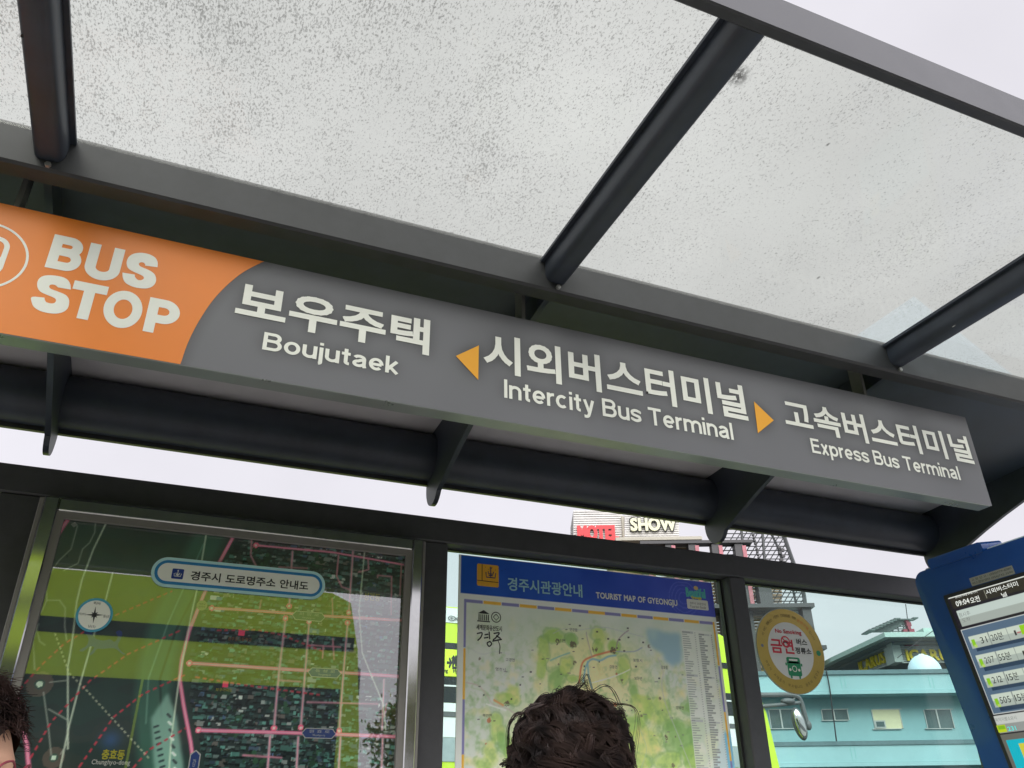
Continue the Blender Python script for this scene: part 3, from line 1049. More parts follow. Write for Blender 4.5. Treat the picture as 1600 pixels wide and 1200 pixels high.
for _ in range(11500):
    u = r2.uniform(cx[:, 0].min(), m1); v = r2.uniform(n0, n1)
    blk = math.floor(u/.055)*7+math.floor((v+u*.052)/.075)
    if blk % 3:
        st_ = (.0118, .0150, .0172)[blk % 3]
        v = round((v+u*.052)/st_)*st_-u*.052+r2.normal(0, .0016)
    elif r2.random() < .35:
        j_, i_ = np.searchsorted(vc, v), np.searchsorted(uc, u)
        if 6 < j_ < st.nv-8 and 6 < i_ < st.nu-8 and inside[j_, i_]:
            ii, jj = slice(i_-5, i_+6), slice(j_-5, j_+6)
            k = np.hypot(U[jj, ii]-u, V[jj, ii]-v) < r2.uniform(.003, .009)
            st.c[jj, ii][k] = np.array((38, 66, 48))*r2.uniform(.7, 1.3)
        continue
    j, i = np.searchsorted(vc, v), np.searchsorted(uc, u)
    if j >= st.nv-2 or i >= st.nu-2 or not inside[j, i]: continue
    big_ = r2.random() < .10
    a, b = r2.uniform(.006, .016)*(2 if big_ else 1), r2.uniform(.0045, .010)*(1.5 if big_ else 1)
    ii, jj = slice(max(0, i-14), i+14), slice(max(0, j-14), j+14)
    du, dv = U[jj, ii]-u, V[jj, ii]-v
    x, y = du*math.cos(th)+dv*math.sin(th), -du*math.sin(th)+dv*math.cos(th)
    k = (np.abs(x) < a/2*1.0) & (np.abs(y) < b/2)
    col = np.array(pal[r2.choice(len(pal), p=wt)])*r2.uniform(.8, 1.2)
    sub = st.c[jj, ii]
    sub[k] = col
    sh_ = (np.abs(x-.0015) < a/2) & (np.abs(y+b/2+.001) < .0016)
    sub[sh_] = sub[sh_]*.55
# river, fields, station yard
st.line([(330, 832), (312, 868), (283, 930), (258, 985), (244, 1040), (238, 1100), (243, 1165), (255, 1230), (262, 1330)], .085, (70, 122, 102), .55, soft=10)
st.line([(318, 850), (262, 975), (232, 1060), (228, 1130)], .004, (150, 200, 180), .35)
st.line([(330, 880), (275, 985), (250, 1060), (252, 1120)], .006, (40, 60, 54), .8)
st.poly([(236, 1122), (262, 1082), (276, 1120), (286, 1190), (300, 1330), (262, 1330), (240, 1190)], (136, 172, 160), .8, soft=.004)
for k in range(9):
    st.line([(241+k*1.4, 1136+k*9), (247+k*1.4, 1134+k*9)], .005, (40, 52, 56), .9)
    st.line([(262+k*1.5, 1116+k*12), (266+k*1.5, 1120+k*12)], .006, (220, 226, 220) if k % 2 else (50, 58, 60), .9)
for c, r in (((62, 1069), .030), ((84, 1184), .024)):
    q = FP.hit(*c)
    d = np.hypot(U-q[0], V-q[1])
    st.mixin((d < r)*.75, (96, 84, 76)); st.mixin((d < r*.4)*.9, (58, 84, 74)); st.mixin((d < r*.24), (196, 214, 196))
q = FP.hit(173, 1156); st.mixin(np.exp(-((U-q[0])**2+(V-q[1])**2)/.0005)*.8, (50, 78, 120))
PINK, WHT, GRY = (206, 104, 142), (224, 226, 216), (150, 142, 150)
def road(pts, wd=.0085, col=PINK, core=(236, 170, 190)):
    wd *= .78; st.line(pts, wd, col, .92); st.line(pts, wd*.38, core, .8)
road([(366, 836), (342, 880), (318, 930), (296, 985), (284, 1030), (281, 1062), (287, 1102), (298, 1160), (307, 1230), (330, 1400)], .013)
road([(331, 950), (410, 955), (500, 962), (640, 970)], .010, (222, 120, 120))
road([(296, 1036), (420, 1044), (520, 1050), (640, 1058)], .012)
road([(310, 1141), (420, 1144), (520, 1147), (640, 1152)], .012)
road([(400, 852), (520, 863), (640, 884)], .008)
road([(110, 806), (86, 842), (60, 880)], .014)
road([(26, 1090), (34, 1130), (42, 1165), (50, 1260)], .013)
for pts in ([(446, 968), (436, 1050), (428, 1137)], [(483, 973), (476, 1060), (470, 1136)], [(543, 975), (536, 1060), (530, 1142)], [(600, 1062), (597, 1140)],
            [(457, 862), (452, 946)], [(552, 856), (545, 957)], [(422, 1150), (414, 1260)], [(466, 1152), (460, 1260)], [(532, 1152), (526, 1260)], [(598, 1154), (594, 1260)]):
    st.line(pts, .008, GRY, .85); st.line(pts, .003, (222, 150, 168), .85)
for pts in ([(393, 842), (392, 868), (400, 884)], [(436, 886), (480, 888)], [(529, 868), (526, 900), (534, 917), (546, 921)], [(575, 872), (576, 890), (560, 894)],
            [(590, 902), (590, 899), (612, 901), (611, 960)], [(627, 884), (625, 930)], [(483, 1008), (532, 1011)], [(505, 1010), (504, 1028)], [(520, 998), (522, 1030)],
            [(437, 1063), (470, 1065)], [(480, 1097), (590, 1100)], [(406, 950), (408, 938)], [(520, 962), (519, 935)], [(600, 1120), (604, 1100)], [(380, 1180), (440, 1184)]):
    st.line(pts, .005, (196, 128, 148), .85)
for pts in ([(166, 817), (146, 858), (128, 906), (120, 940), (113, 1000), (106, 1042), (106, 1170)], [(176, 895), (165, 938), (156, 960), (124, 1072), (108, 1134), (94, 1200), (86, 1260)],
            [(322, 836), (308, 920), (298, 965), (280, 1060), (268, 1150), (262, 1230)], [(570, 858), (561, 955), (566, 1020), (582, 1060), (598, 1098), (603, 1140)]):
    st.line(pts, .0042, (206, 216, 198), .8)
for pts in ([(121, 822), (111, 858), (92, 876), (78, 896)], [(149, 818), (148, 832), (140, 848), (129, 858), (122, 880), (100, 891)], [(72, 910), (73, 938), (64, 958)], [(74, 938), (93, 938), (102, 950), (101, 978), (104, 1000)],
            [(60, 975), (52, 1000), (54, 1046)], [(56, 978), (62, 1002), (70, 1008)], [(68, 1082), (76, 1140), (80, 1180)], [(78, 1066), (106, 1063)], [(76, 1108), (104, 1124)], [(95, 1178), (104, 1163), (107, 1160)]):
    st.line(pts, .0032, (170, 176, 164), .7)
for pts in ([(30, 1078), (64, 1040), (100, 1006), (160, 970), (268, 924)], [(48, 1184), (80, 1128), (140, 1064), (200, 1022), (280, 986)], [(124, 1198), (178, 1120), (224, 1084), (290, 1054)], [(208, 1200), (232, 1172), (290, 1138)],
            [(340, 985), (400, 984), (440, 992), (505, 1018)], [(306, 1058), (380, 1070), (500, 1086)]):
    st.line(pts, .0046, (190, 58, 74), .9, dash=.018)
st.line([(86, 990), (108, 1052), (130, 1073), (232, 1184)], .003, (200, 200, 170), .8, dash=.012)
for c in ((377, 990), (352, 1070)):
    q = FP.hit(*c); st.rect(q[0]-.008, q[0]+.008, q[1]-.006, q[1]+.008, (226, 70, 110))
for c in ((331, 950), (296, 1036), (310, 1141), (400, 852), (446, 966), (483, 971), (543, 973), (545, 957), (452, 947), (470, 1137), (530, 1142), (428, 1138)):
    q = FP.hit(*c); d = np.hypot(U-q[0], V-q[1]); st.mixin((d < .008), (214, 100, 130)); st.mixin(d < .004, (230, 190, 190))
M_MAP = print_mat("satellite_print", 0.5, 0.2)
st.build("map_sheet", M_MAP, mc, 0.0, 2.6)

def label_mb(pl, body, L, R, B, T, h, bold=0.0, parent=None, m=None, name="lettering"):
    u0, u1, v0, v1 = px_box(pl, L, R, B, T)
    q, f = fit(body, u0, u1, v0, v1)
    mb = MB()
    if bold:
        b = bold*(v1-v0)
        q, f, hh = thicken(*fit(body, u0+b, u1-b, v0+b, v1-b), b)
        glay(mb, pl, q, f, hh, h)
    else:
        lay(mb, pl, q, f, h)
    return mb.build(name, m, parent)

# title plate
tp = FP.off(.0078)
c0, c1 = tp.hit(236, 893), tp.hit(508, 916)
tz0, tz1 = tp.hit(380, 928)[1], tp.hit(380, 882)[1]
pv = MB(); lay(pv, tp, rrect(c0[0], c1[0], tz0, tz1, (tz1-tz0)*.499), [tuple(range(36))], 0.0010)
plate = pv.build("title_plate", mat("pale_cyan_print", (0.52, 0.80, 0.82), 0.5, var=0.03), mc)
pv = MB(); g = .0085; lay(pv, tp, rrect(c0[0]+g, c1[0]-g, tz0+g, tz1-g, (tz1-tz0-2*g)*.499), [tuple(range(36))], 0.0014)
pv.build("blue_border", mat("blue_ring_print", (0.02, 0.22, 0.50), 0.5, var=0.03), plate)
pv = MB(); g = .0165; lay(pv, tp, rrect(c0[0]+g, c1[0]-g, tz0+g, tz1-g, (tz1-tz0-2*g)*.499), [tuple(range(36))], 0.0018)
pv.build("title_field", mat("pale_title_print", (0.86, 0.87, 0.81), 0.5, var=0.03), plate)
label_mb(tp, "경주시 도로명주소 안내도", (296, 911), (481, 921), (480, 923), (298, 892), 0.0022, 0.022, plate, M_INKBLACK)
M_NAVY = mat("navy_print", (0.015, 0.05, 0.28), 0.5, var=0.04)
pv = MB(); q0, q1 = tp.hit(267, 904), tp.hit(288, 890); lay(pv, tp, rrect(q0[0], q1[0], q0[1], q1[1], .003), [tuple(range(36))], 0.0022)
em = pv.build("emblem", M_NAVY, plate)
def crown_mark(pl, u0, u1, v0, v1, h, m, parent):
    mb = MB()
    w_, z_ = u1-u0, v1-v0
    P = lambda a, b: (u0+a*w_, v0+b*z_)
    t_ = .075*w_
    for k, pts in enumerate(([(.12, .55), (.16, .22), (.84, .22), (.90, .55)], [(.5, .22), (.5, .80)], [(.30, .62), (.32, .46), (.68, .46), (.72, .62)], [(.33, .36), (.67, .36)], [(.5, .80), (.44, .86), (.5, .93), (.56, .86), (.5, .80)])):
        ribbon(mb, pl, [P(*p) for p in pts], t_, h+k*.00006)
    return mb.build("crown_mark", m, parent)
crown_mark(tp, q0[0]+.003, q1[0]-.003, q0[1]+.002, q1[1]-.002, 0.0026, M_WHITE, em)
# compass
cc = tp.hit(147.5, 961); rr = tp.hit(176, 963)[0]-cc[0]
pv = MB(); disc(pv, tp, cc, rr, 0.0010); cmp_ = pv.build("compass", mat("compass_ring_blue", (0.06, 0.36, 0.52), 0.5, var=0.03), mc)
pv = MB(); disc(pv, tp, cc, rr*.86, 0.0014); pv.build("dial", mat("pale_dial_print", (0.86, 0.88, 0.78), 0.5, var=0.03), cmp_)
pv = MB()
for k in range(8):
    a = math.pi/4*k+.06; L = rr*(.50 if k % 2 == 0 else .24)
    tip = cc+L*np.array([math.cos(a), math.sin(a)]); s1 = cc+rr*.09*np.array([math.cos(a+.7), math.sin(a+.7)]); s2 = cc+rr*.09*np.array([math.cos(a-.7), math.sin(a-.7)])
    lay(pv, tp, np.array([cc, s1, tip, s2]), [(0, 1, 2, 3)], 0.0018+k*.00005)
pv.build("rose", M_INKBLACK, cmp_)
for ch, (a, b) in zip(("북(N)", "동(E)", "남(S)", "서(W)"), ((0, .68), (.68, -.05), (0, -.68), (-.66, 0))):
    q, f = fit(ch, cc[0]+a*rr-.0085, cc[0]+a*rr+.0085, cc[1]+b*rr-.0042, cc[1]+b*rr+.0042)
    pv = MB(); lay(pv, tp, q, f, .0020); pv.build("lettering", M_INKBLACK, cmp_)
tp = FP
# a running horse in blue, drawn as a plain silhouette
hs = [(131, 988), (136, 984), (142, 987), (150, 998), (162, 1001), (172, 999), (179, 1003), (184, 995), (181, 988), (187, 985), (191, 989), (189, 998), (184, 1009), (190, 1018), (196, 1022), (191, 1022), (181, 1014), (172, 1013), (160, 1014), (152, 1014), (146, 1021), (140, 1024), (143, 1018), (147, 1012), (141, 1010), (130, 1018), (124, 1016), (134, 1010), (138, 1003), (137, 995)]
pv = MB(); q = tp.hits(hs); lay(pv, tp, np.array(_smooth([tuple(p) for p in q]+[tuple(q[0])], 3))[:-1], [tuple(range(len(hs)*3))], 0.0010)
pv.build("horse_print", mat("dull_blue_print", (0.03, 0.08, 0.36), 0.5, var=0.05), mc)
# street-name plates and quarter names
M_BADGE = mat("badge_blue", (0.03, 0.08, 0.36), 0.5, var=0.05)
M_BADGE2 = mat("badge_green", (0.10, 0.22, 0.20), 0.5, var=0.05)
for (x, y), t1, t2, m_, w_ in (((507, 1050.5), "동 성 로", "Dongseong-ro", M_BADGE, 26), ((498, 1145), "원 효 로", "Wonhyo-ro", M_BADGE, 27), ((482, 962), "화 랑 로", "Hwarang-ro", M_BADGE2, 26)):
    pl_ = FP
    a, b = pl_.hit(x-w_, y), pl_.hit(x+w_, y+2)
    zc = (a[1]+b[1])/2; hh_ = .013
    def hexa(g): return np.array([(a[0]+g, zc), (a[0]+g*.7+.010, zc+hh_-g), (b[0]-.010-g*.7, zc+hh_-g), (b[0]-g, zc), (b[0]-.010-g*.7, zc-hh_+g), (a[0]+g*.7+.010, zc-hh_+g)])
    pv = MB(); lay(pv, pl_, hexa(0), [tuple(range(6))], .0010); bd = pv.build("street_badge", M_WHITE, mc)
    pv = MB(); lay(pv, pl_, hexa(.0022), [tuple(range(6))], .0014); pv.build("badge_field", m_, bd)
    q, f = fit(t1, a[0]+.020, b[0]-.018, zc+.001, zc+.009)
    pv = MB(); lay(pv, pl_, q, f, .0018); pv.build("lettering", M_WHITE, bd)
    q, f = fit(t2, a[0]+.030, b[0]-.030, zc-.009, zc-.002)
    pv = MB(); lay(pv, pl_, q, f, .0018); pv.build("lettering", M_WHITE, bd)
# the upright badge at the bottom
q0 = FP.hit(297, 1178); q1 = FP.hit(314, 1178)
pts = np.array([((q0[0]+q1[0])/2, q0[1]+.010), (q1[0], q0[1]), (q1[0], q0[1]-.09), ((q0[0]+q1[0])/2, q0[1]-.10), (q0[0], q0[1]-.09), (q0[0], q0[1])])
pv = MB(); lay(pv, FP, pts, [tuple(range(6))], .0010); bd = pv.build("street_badge", M_WHITE, mc)
c_ = pts.mean(0); pv = MB(); lay(pv, FP, c_+(pts-c_)*np.array([.78, .94]), [tuple(range(6))], .0014); pv.build("badge_field", M_BADGE, bd)
q, f = fit("강", q0[0]+.009, q1[0]-.009, q0[1]-.030, q0[1]-.012); pv = MB(); lay(pv, FP, q, f, .0018); pv.build("lettering", M_WHITE, bd)
M_YEL = mat("yellow_print", (0.72, 0.66, 0.05), 0.5, var=0.04)
M_ORG = mat("orange_print", (0.62, 0.22, 0.03), 0.5, var=0.04)
label_mb(FP, "충효동", (158, 1184), (194, 1184), (176, 1187), (176, 1171), .0012, .03, mc, M_YEL)
label_mb(FP, "Chunghyo-dong", (143, 1192), (203, 1194), (172, 1197), (172, 1187), .0012, .02, mc, M_WHITE)
label_mb(FP, "성건동", (568, 934), (594, 935), (581, 939), (581, 927), .0012, .03, mc, M_YEL)
label_mb(FP, "경주중고등학교", (356, 999), (393, 1001), (375, 1002), (375, 996), .0012, 0, mc, M_ORG)
label_mb(FP, "보우아파트", (337, 1078), (363, 1079), (350, 1081), (350, 1075), .0012, 0, mc, M_YEL)
pv = MB()
q = FP.hit(116, 820); lay(pv, FP, np.array([(q[0]-.009, q[1]), (q[0], q[1]+.008), (q[0]+.009, q[1]), (q[0], q[1]-.008)]), [(0, 1, 2, 3)], .0012)
pv.build("maker_mark", mat("grey_white_print", (0.5, 0.52, 0.5), 0.5), mc)
q = FP.hit(315.5, 946)
pv = MB(); disc(pv, FP, q, .014, .0011); dt = pv.build("junction_dot", mat("pale_yellow_print", (0.62, 0.60, 0.36), 0.5), mc)
for t_, dz in (("서천교", .004), ("사거리", -.004)):
    a_, f_ = fit(t_, q[0]-.009, q[0]+.009, q[1]+dz-.003, q[1]+dz+.003); pv = MB(); lay(pv, FP, a_, f_, .0015); pv.build("lettering", M_INKBLACK, dt)
# cover sheet
M_COVER = glass_mat("reflective_cover_sheet", (0.95, 0.97, 0.95), 0.36, 0.012)
MB().quad((i0+.002, 2.4385, k0), (i1-.002, 2.4385, k0), (i1-.002, 2.4568, k1), (i0+.002, 2.4568, k1)).build("cover_sheet", M_COVER, mc)

# ================================================================== tourist map
TP = YP(2.562)
tm = thing("tourist_map", (1.4, 2.565, 0.42), "pale watercolour tourist map poster with blue header behind the curly-haired person", "poster")
a = TP.hit(717.5, 863.5); b = TP.hit(1112.5, 908)
tu0, tu1, tz1 = a[0], TP.hit(1118.5, 965)[0], TP.hit(720, 866.2)[1]
tz0 = 0.42
MB().box((tu0, 2.5625, tz0), (tu1, 2.5655, tz1)).build("board", mat("white_foam_board", (0.72, 0.72, 0.70), 0.6), tm)
hu0, hu1 = TP.hit(720, 890)[0], TP.hit(1115, 935)[0]
hz1, hz0 = TP.hit(720, 866.8)[1], TP.hit(720, 926.5)[1]
st = Sheet(TP, tu0+.0005, tu1-.0005, tz0, tz1-.0005, 0.0026, (206, 208, 204))
U, V = st.Ug, st.Vg
n1_ = vnoise(U+2, V+3, 7, 31)
n2_ = vnoise(U+2, V+3, 26, 33)
iu0_ = TP.hit(1064, 985)[0]
# map field
fu0, fu1 = TP.hit(726, 940)[0], TP.hit(1117, 985)[0]
fz1, fz0 = TP.hit(726, 938.5)[1], tz0+.04
st.rect(fu0, fu1, fz0, fz1, (200, 206, 196))
fld = (U > fu0) & (U < fu1) & (V < fz1) & (V > fz0)
st.mixin(fld*np.clip(n1_-.45, 0, 1)*1.2, (182, 198, 178))
st.mixin(fld*np.clip(.5-n1_, 0, 1)*1.0, (214, 214, 210))
def wash(pts, col, a=.8, soft=.02, wob=.05, seed=3, rim=True):
    st.poly(pts, col, a, soft=soft, wob=wob, seed=seed)
wash([(835, 1010), (850, 990), (878, 985), (905, 1000), (945, 995), (990, 1002), (1003, 1040), (1040, 1075), (1085, 1130), (1120, 1190), (1130, 1330), (760, 1330), (775, 1190), (800, 1110), (850, 1080), (838, 1050)], (208, 213, 160), .7, .03)
wash([(845, 1010), (880, 990), (925, 1000), (955, 1010), (965, 1045), (930, 1075), (880, 1090), (850, 1070)], (220, 214, 160), .7, .03)
wash([(905, 1030), (1000, 1025), (1010, 1075), (960, 1110), (900, 1100)], (226, 214, 168), .7, .03)
for k, (x, y, rx_, ry_) in enumerate([(862, 995, 16, 12), (850, 1012, 10, 20), (893, 1000, 9, 9), (936, 990, 14, 16), (935, 1012, 9, 14), (845, 1050, 8, 20), (870, 1060, 14, 22), (885, 1040, 12, 14), (897, 1060, 12, 8), (975, 1050, 12, 24), (990, 1075, 10, 18),
                                      (1000, 1105, 18, 22), (985, 1130, 26, 18), (1030, 1115, 26, 26), (1060, 1150, 30, 28), (1010, 1160, 30, 24), (1085, 1185, 24, 20), (1045, 1190, 24, 16), (1090, 1140, 16, 20), (802, 1085, 10, 16), (790, 1092, 14, 8),
                                      (775, 1140, 10, 24), (790, 1160, 12, 22), (765, 1175, 12, 24), (800, 1185, 14, 18), (755, 1200, 14, 16), (1075, 1105, 14, 14), (1110, 1165, 10, 22), (960, 1010, 10, 10), (985, 1190, 30, 14)]):
    q = TP.hit(x, y); e = TP.hit(x+rx_, y); g_ = TP.hit(x, y-ry_)
    d = np.hypot((U-q[0])/(e[0]-q[0]+1e-9), (V-q[1])/(g_[1]-q[1]))
    d = d+(n2_-.5)*1.3
    m_ = np.clip((1.15-d)/.5, 0, 1)
    col = [(150, 186, 92), (170, 196, 104), (128, 172, 96), (184, 200, 110)][k % 4]
    st.mixin(fld*m_*.75, col)
    st.mixin(fld*np.clip(1-abs(d-1)/.22, 0, 1)*.28*(n1_ > .42), (96, 146, 84))
# fine relief: ridges, valleys and pale ground texture all over the land
rg = 1-np.abs(vnoise(U+4, V+6, 34, 71, 4)-.5)*4
lnd = np.clip((vnoise(U+1, V+8, 5, 77)-.38)*4, 0, 1)
low = np.clip((TP.hit(900, 1000)[1]-V)*4+.35, 0, 1)
st.mixin(fld*np.clip(rg-.55, 0, 1)*.75*lnd*low, (140, 172, 112))
st.mixin(fld*np.clip(vnoise(U+9, V+2, 60, 79, 3)-.52, 0, 1)*1.6*low, (120, 160, 96))
st.mixin(fld*np.clip(vnoise(U+2, V+12, 22, 83, 3)-.56, 0, 1)*2.2*low, (226, 212, 150))
r4 = np.random.default_rng(14)
for _ in range(170):
    u, v = r4.uniform(fu0+.03, iu0_-.01), r4.uniform(.25+H-.75, fz1-.10)
    if r4.random() < .45:
        w_ = r4.uniform(.006, .014); st.rect(u-w_/2, u+w_/2, v-.0012, v+.0012, (112, 112, 110), .8)
    elif r4.random() < .5:
        st.rect(u-.0028, u+.0028, v-.0015, v+.002, (62, 62, 64), .9)
    else:
        d = np.hypot(U-u, V-v)+(n2_-.5)*.012; st.mixin((d < .005)*.7, (176, 92, 60) if r4.random() < .4 else (100, 92, 80))
# the bay and the sea
wash([(1012, 985), (1063, 990), (1065, 1036), (1052, 1040), (1040, 1030), (1036, 1020), (1024, 1014), (1014, 1000)], (146, 176, 190), .95, .006, .02)
wash([(1128, 1146), (1150, 1140), (1180, 1330), (1110, 1330), (1112, 1200), (1122, 1180)], (120, 178, 206), .95, .006, .02)
wash([(1012, 985), (1030, 987), (1022, 1004)], (176, 198, 196), .7, .01, .02)
# rivers and roads
def ln_(pts, wd, col, al=.9, **k): st.line(np.array(_smooth([tuple(p) for p in TP.hits(pts)], 5)), wd, col, al, px=False, **k)
ln_([(911, 1065), (916, 1040), (925, 1030), (938, 1032), (950, 1026), (962, 1024)], .006, (128, 172, 186))
ln_([(918, 1034), (920, 1058), (925, 1076)], .006, (134, 176, 186))
ln_([(860, 1032), (876, 1025), (890, 1020)], .004, (126, 176, 172))
ln_([(905, 1066), (910, 1036), (925, 1026), (945, 1020), (962, 1016)], .006, (200, 120, 84))
ln_([(962, 1016), (966, 1000), (975, 990), (982, 985)], .003, (150, 130, 140))
ln_([(925, 1026), (918, 1000), (916, 988)], .0025, (160, 150, 160))
ln_([(962, 1018), (990, 1018), (1003, 1012)], .003, (150, 160, 180))
ln_([(925, 1067), (950, 1060), (972, 1052), (984, 1046)], .003, (228, 228, 224))
ln_([(1028, 1028), (1036, 1050), (1034, 1070), (1040, 1100), (1060, 1150), (1080, 1200)], .0028, (184, 184, 184), .8)
ln_([(728, 1066), (748, 1072), (762, 1088), (770, 1100), (790, 1106), (812, 1120)], .003, (190, 176, 170), .9)
ln_([(760, 1100), (778, 1106), (790, 1110)], .004, (220, 222, 216))
ln_([(772, 1094), (786, 1102)], .006, (206, 150, 96))
ln_([(864, 990), (882, 982), (905, 984), (940, 980), (962, 984), (1005, 995)], .0018, (178, 182, 186), .8)
ln_([(730, 1010), (752, 1022), (775, 1018), (798, 1022), (812, 1015)], .0018, (186, 190, 190), .7)
ln_([(1000, 1140), (1010, 1170), (1002, 1200)], .0022, (170, 190, 150), .8)
for x, y, r_ in ((930, 1014, .010), (957, 1017, .009), (870, 1004, .010), (896, 1008, .009), (974, 1064, .009), (897, 1036, .006), (1015, 1010, .007), (1040, 1152, .012), (1002, 1115, .007), (988, 1200, .012), (792, 1100, .007)):
    q = TP.hit(x, y); d = np.hypot(U-q[0], V-q[1])+(n2_-.5)*.02
    st.mixin((d < r_)*(vnoise(U, V, 160, int(x)) > .46)*.8, (96, 84, 74))
for x, y in ((848, 1030), (829, 1050), (896, 1018), (885, 984), (890, 976), (906, 978), (933, 987), (910, 998), (950, 998), (1005, 1004), (982, 996), (981, 982), (1030, 1060), (749, 1073), (813, 1070), (756, 1086), (748, 1124), (1000, 1112), (994, 1042), (1035, 1110), (928, 1043), (1017, 1016), (975, 1017), (968, 1000)):
    q = TP.hit(x, y); st.rect(q[0]-.0035, q[0]+.0035, q[1]-.0018, q[1]+.0024, (58, 58, 60), .9)
# index table at the right
iu0, iu1, iz1 = TP.hit(1064, 985)[0], TP.hit(1112, 990)[0], TP.hit(1064, 978)[1]
st.rect(iu0, iu1, tz0+.3, iz1-.012, (212, 214, 208), .75)
r3 = np.random.default_rng(9)
for cc_ in range(2):
    x0 = iu0+.004+cc_*(iu1-iu0)*.52
    z = iz1-.02-cc_*.004
    row = 0
    while z > tz0+.31:
        if row % 19 == 0:
            st.rect(x0, x0+(iu1-iu0)*.36, z-.004, z+.002, (172, 176, 176), .8)
        L_ = r3.uniform(.012, .036)
        st.rect(x0, x0+L_, z-.0022, z+.0008, (120, 122, 122), .75)
        st.rect(x0+(iu1-iu0)*.40, x0+(iu1-iu0)*.40+.005, z-.002, z+.001, (140, 140, 140), .7)
        z -= .0078
        row += 1
# scale border of the map: violet and ochre lengths
bl = .068
nb = int((fu1-fu0)/bl)+1
bl = (fu1-fu0)/nb
for k in range(nb):
    col = (124, 122, 168) if k % 2 == 0 else (214, 168, 66)
    st.rect(fu0+k*bl+.001, fu0+(k+1)*bl-.001, fz1-.004, fz1+.005, col)
z, k = fz1+.005, 0
while z > tz0+.05:
    L_ = .155
    st.rect(fu0-.002, fu0+.0065, z-L_+.001, z, (124, 122, 168) if k % 2 == 0 else (214, 168, 66))
    st.rect(fu1-.0065, fu1+.002, z-L_+.001, z, (214, 168, 66) if k % 2 == 0 else (124, 122, 168))
    z -= L_; k += 1
# header
hm = (U > hu0) & (U < hu1+.02) & (V > hz0) & (V < hz1)
gx = np.clip((U-hu0)/(hu1-hu0), 0, 1)[..., None]
hc = np.array([24, 74, 160])*(1-gx)+np.array([66, 74, 168])*gx
st.c = np.where(hm[..., None], hc+(n1_[..., None]-.5)*26, st.c)
q = TP.hit(1068, 935)
for rr_ in (.02, .035, .05, .062):
    d = np.abs(np.hypot(U-q[0], V-q[1])-rr_+(n2_-.5)*.01)
    st.mixin(hm*(d < .002)*.20, (150, 160, 220))
st.build("map_sheet", print_mat("watercolour_print", 0.45, 0.25), tm, 0.0003, 1.5)
M_SKYB = mat("pale_blue_print", (0.34, 0.60, 0.68), 0.5, var=0.03)
label_mb(TP, "경주시관광안내", (793, 921), (910, 932), (908.6, 934), (796, 902), .0012, .022, tm, M_SKYB)
label_mb(TP, "TOURIST MAP OF GYEONGJU", (931, 930), (1058, 942), (936, 938), (931, 925), .0012, .03, tm, M_WHITE)
a, b = TP.hit(745, 915), TP.hit(779, 884)
pv = MB(); lay(pv, TP, rrect(a[0], b[0], a[1], b[1], .006), [tuple(range(36))], .0010)
em = pv.build("emblem", mat("amber_emblem_print", (0.78, 0.40, 0.03), 0.5, var=0.04), tm)
pv = MB()
ribbon(pv, TP, [(a[0]+.018, b[1]-.001), (a[0]+.018, a[1]+.018)], .0022, .0014)
ribbon(pv, TP, [(a[0]+.001, a[1]+.018), (b[0]-.001, a[1]+.017)], .0022, .00145)
for k in range(7):
    q = (a[0]+.03+.012*k, b[1]-.010-.006*((k*3) % 2)); disc(pv, TP, q, .0012, .0014, 8)
pv.build("emblem_lines", M_INKBLACK, em)
crown_mark(TP, a[0]+.026, b[0]-.006, a[1]+.020, b[1]-.004, .0016, mat("dark_indigo_print", (0.03, 0.03, 0.10), 0.5), em)
# small heritage marks and brush title at the upper left
g0 = TP.hit(746, 971); g1 = TP.hit(765, 955)
pv = MB(); P = lambda x, y: (g0[0]+x*(g1[0]-g0[0]), g0[1]+y*(g1[1]-g0[1]))
lay(pv, TP, np.array([P(0, .72), P(1, .72), P(.5, 1.05)]), [(0, 1, 2)], .0010)
for k in range(6): lay(pv, TP, np.array([P(.08+.155*k, .14), P(.08+.155*k+.08, .14), P(.08+.155*k+.08, .66), P(.08+.155*k, .66)]), [(0, 1, 2, 3)], .0010)
lay(pv, TP, np.array([P(-.02, 0), P(1.02, 0), P(1.02, .10), P(-.02, .10)]), [(0, 1, 2, 3)], .0010)
pv.build("temple_mark", M_INKBLACK, tm)
gc = TP.hit(775, 964.5); pv = MB(); rr_ = .0175
disc(pv, TP, gc, rr_, .0010, 28, rr_*.84)
ribbon(pv, TP, [(gc[0], gc[1]+.010), (gc[0]+.010, gc[1]), (gc[0], gc[1]-.010), (gc[0]-.010, gc[1]), (gc[0], gc[1]+.010)], .0026, .0011)
pv.build("round_mark", M_INKBLACK, tm)
label_mb(TP, "세계문화유산도시", (744, 983), (784, 985), (764, 985.5), (764, 977), .0010, .015, tm, M_INKBLACK)
pv = MB()
for k, pts in enumerate(([(745, 990), (753, 989), (751, 996), (746, 1001)], [(757, 992), (763, 991)], [(756, 997), (763, 996)], [(764, 987), (765, 999)], [(766, 1002), (761, 1005), (764, 1010), (768, 1006), (765, 1002)],
                         [(771, 990), (780, 989), (774, 997), (770, 1000)], [(775, 993), (782, 998)], [(769, 1002), (784, 999)], [(778, 1001), (781, 1010), (780, 1022)])):
    ribbon(pv, TP, _smooth([tuple(p) for p in TP.hits(pts)], 5), .0042 if k != 8 else .0024, .0010+k*.00005)
pv.build("brush_title", M_INKBLACK, tm)
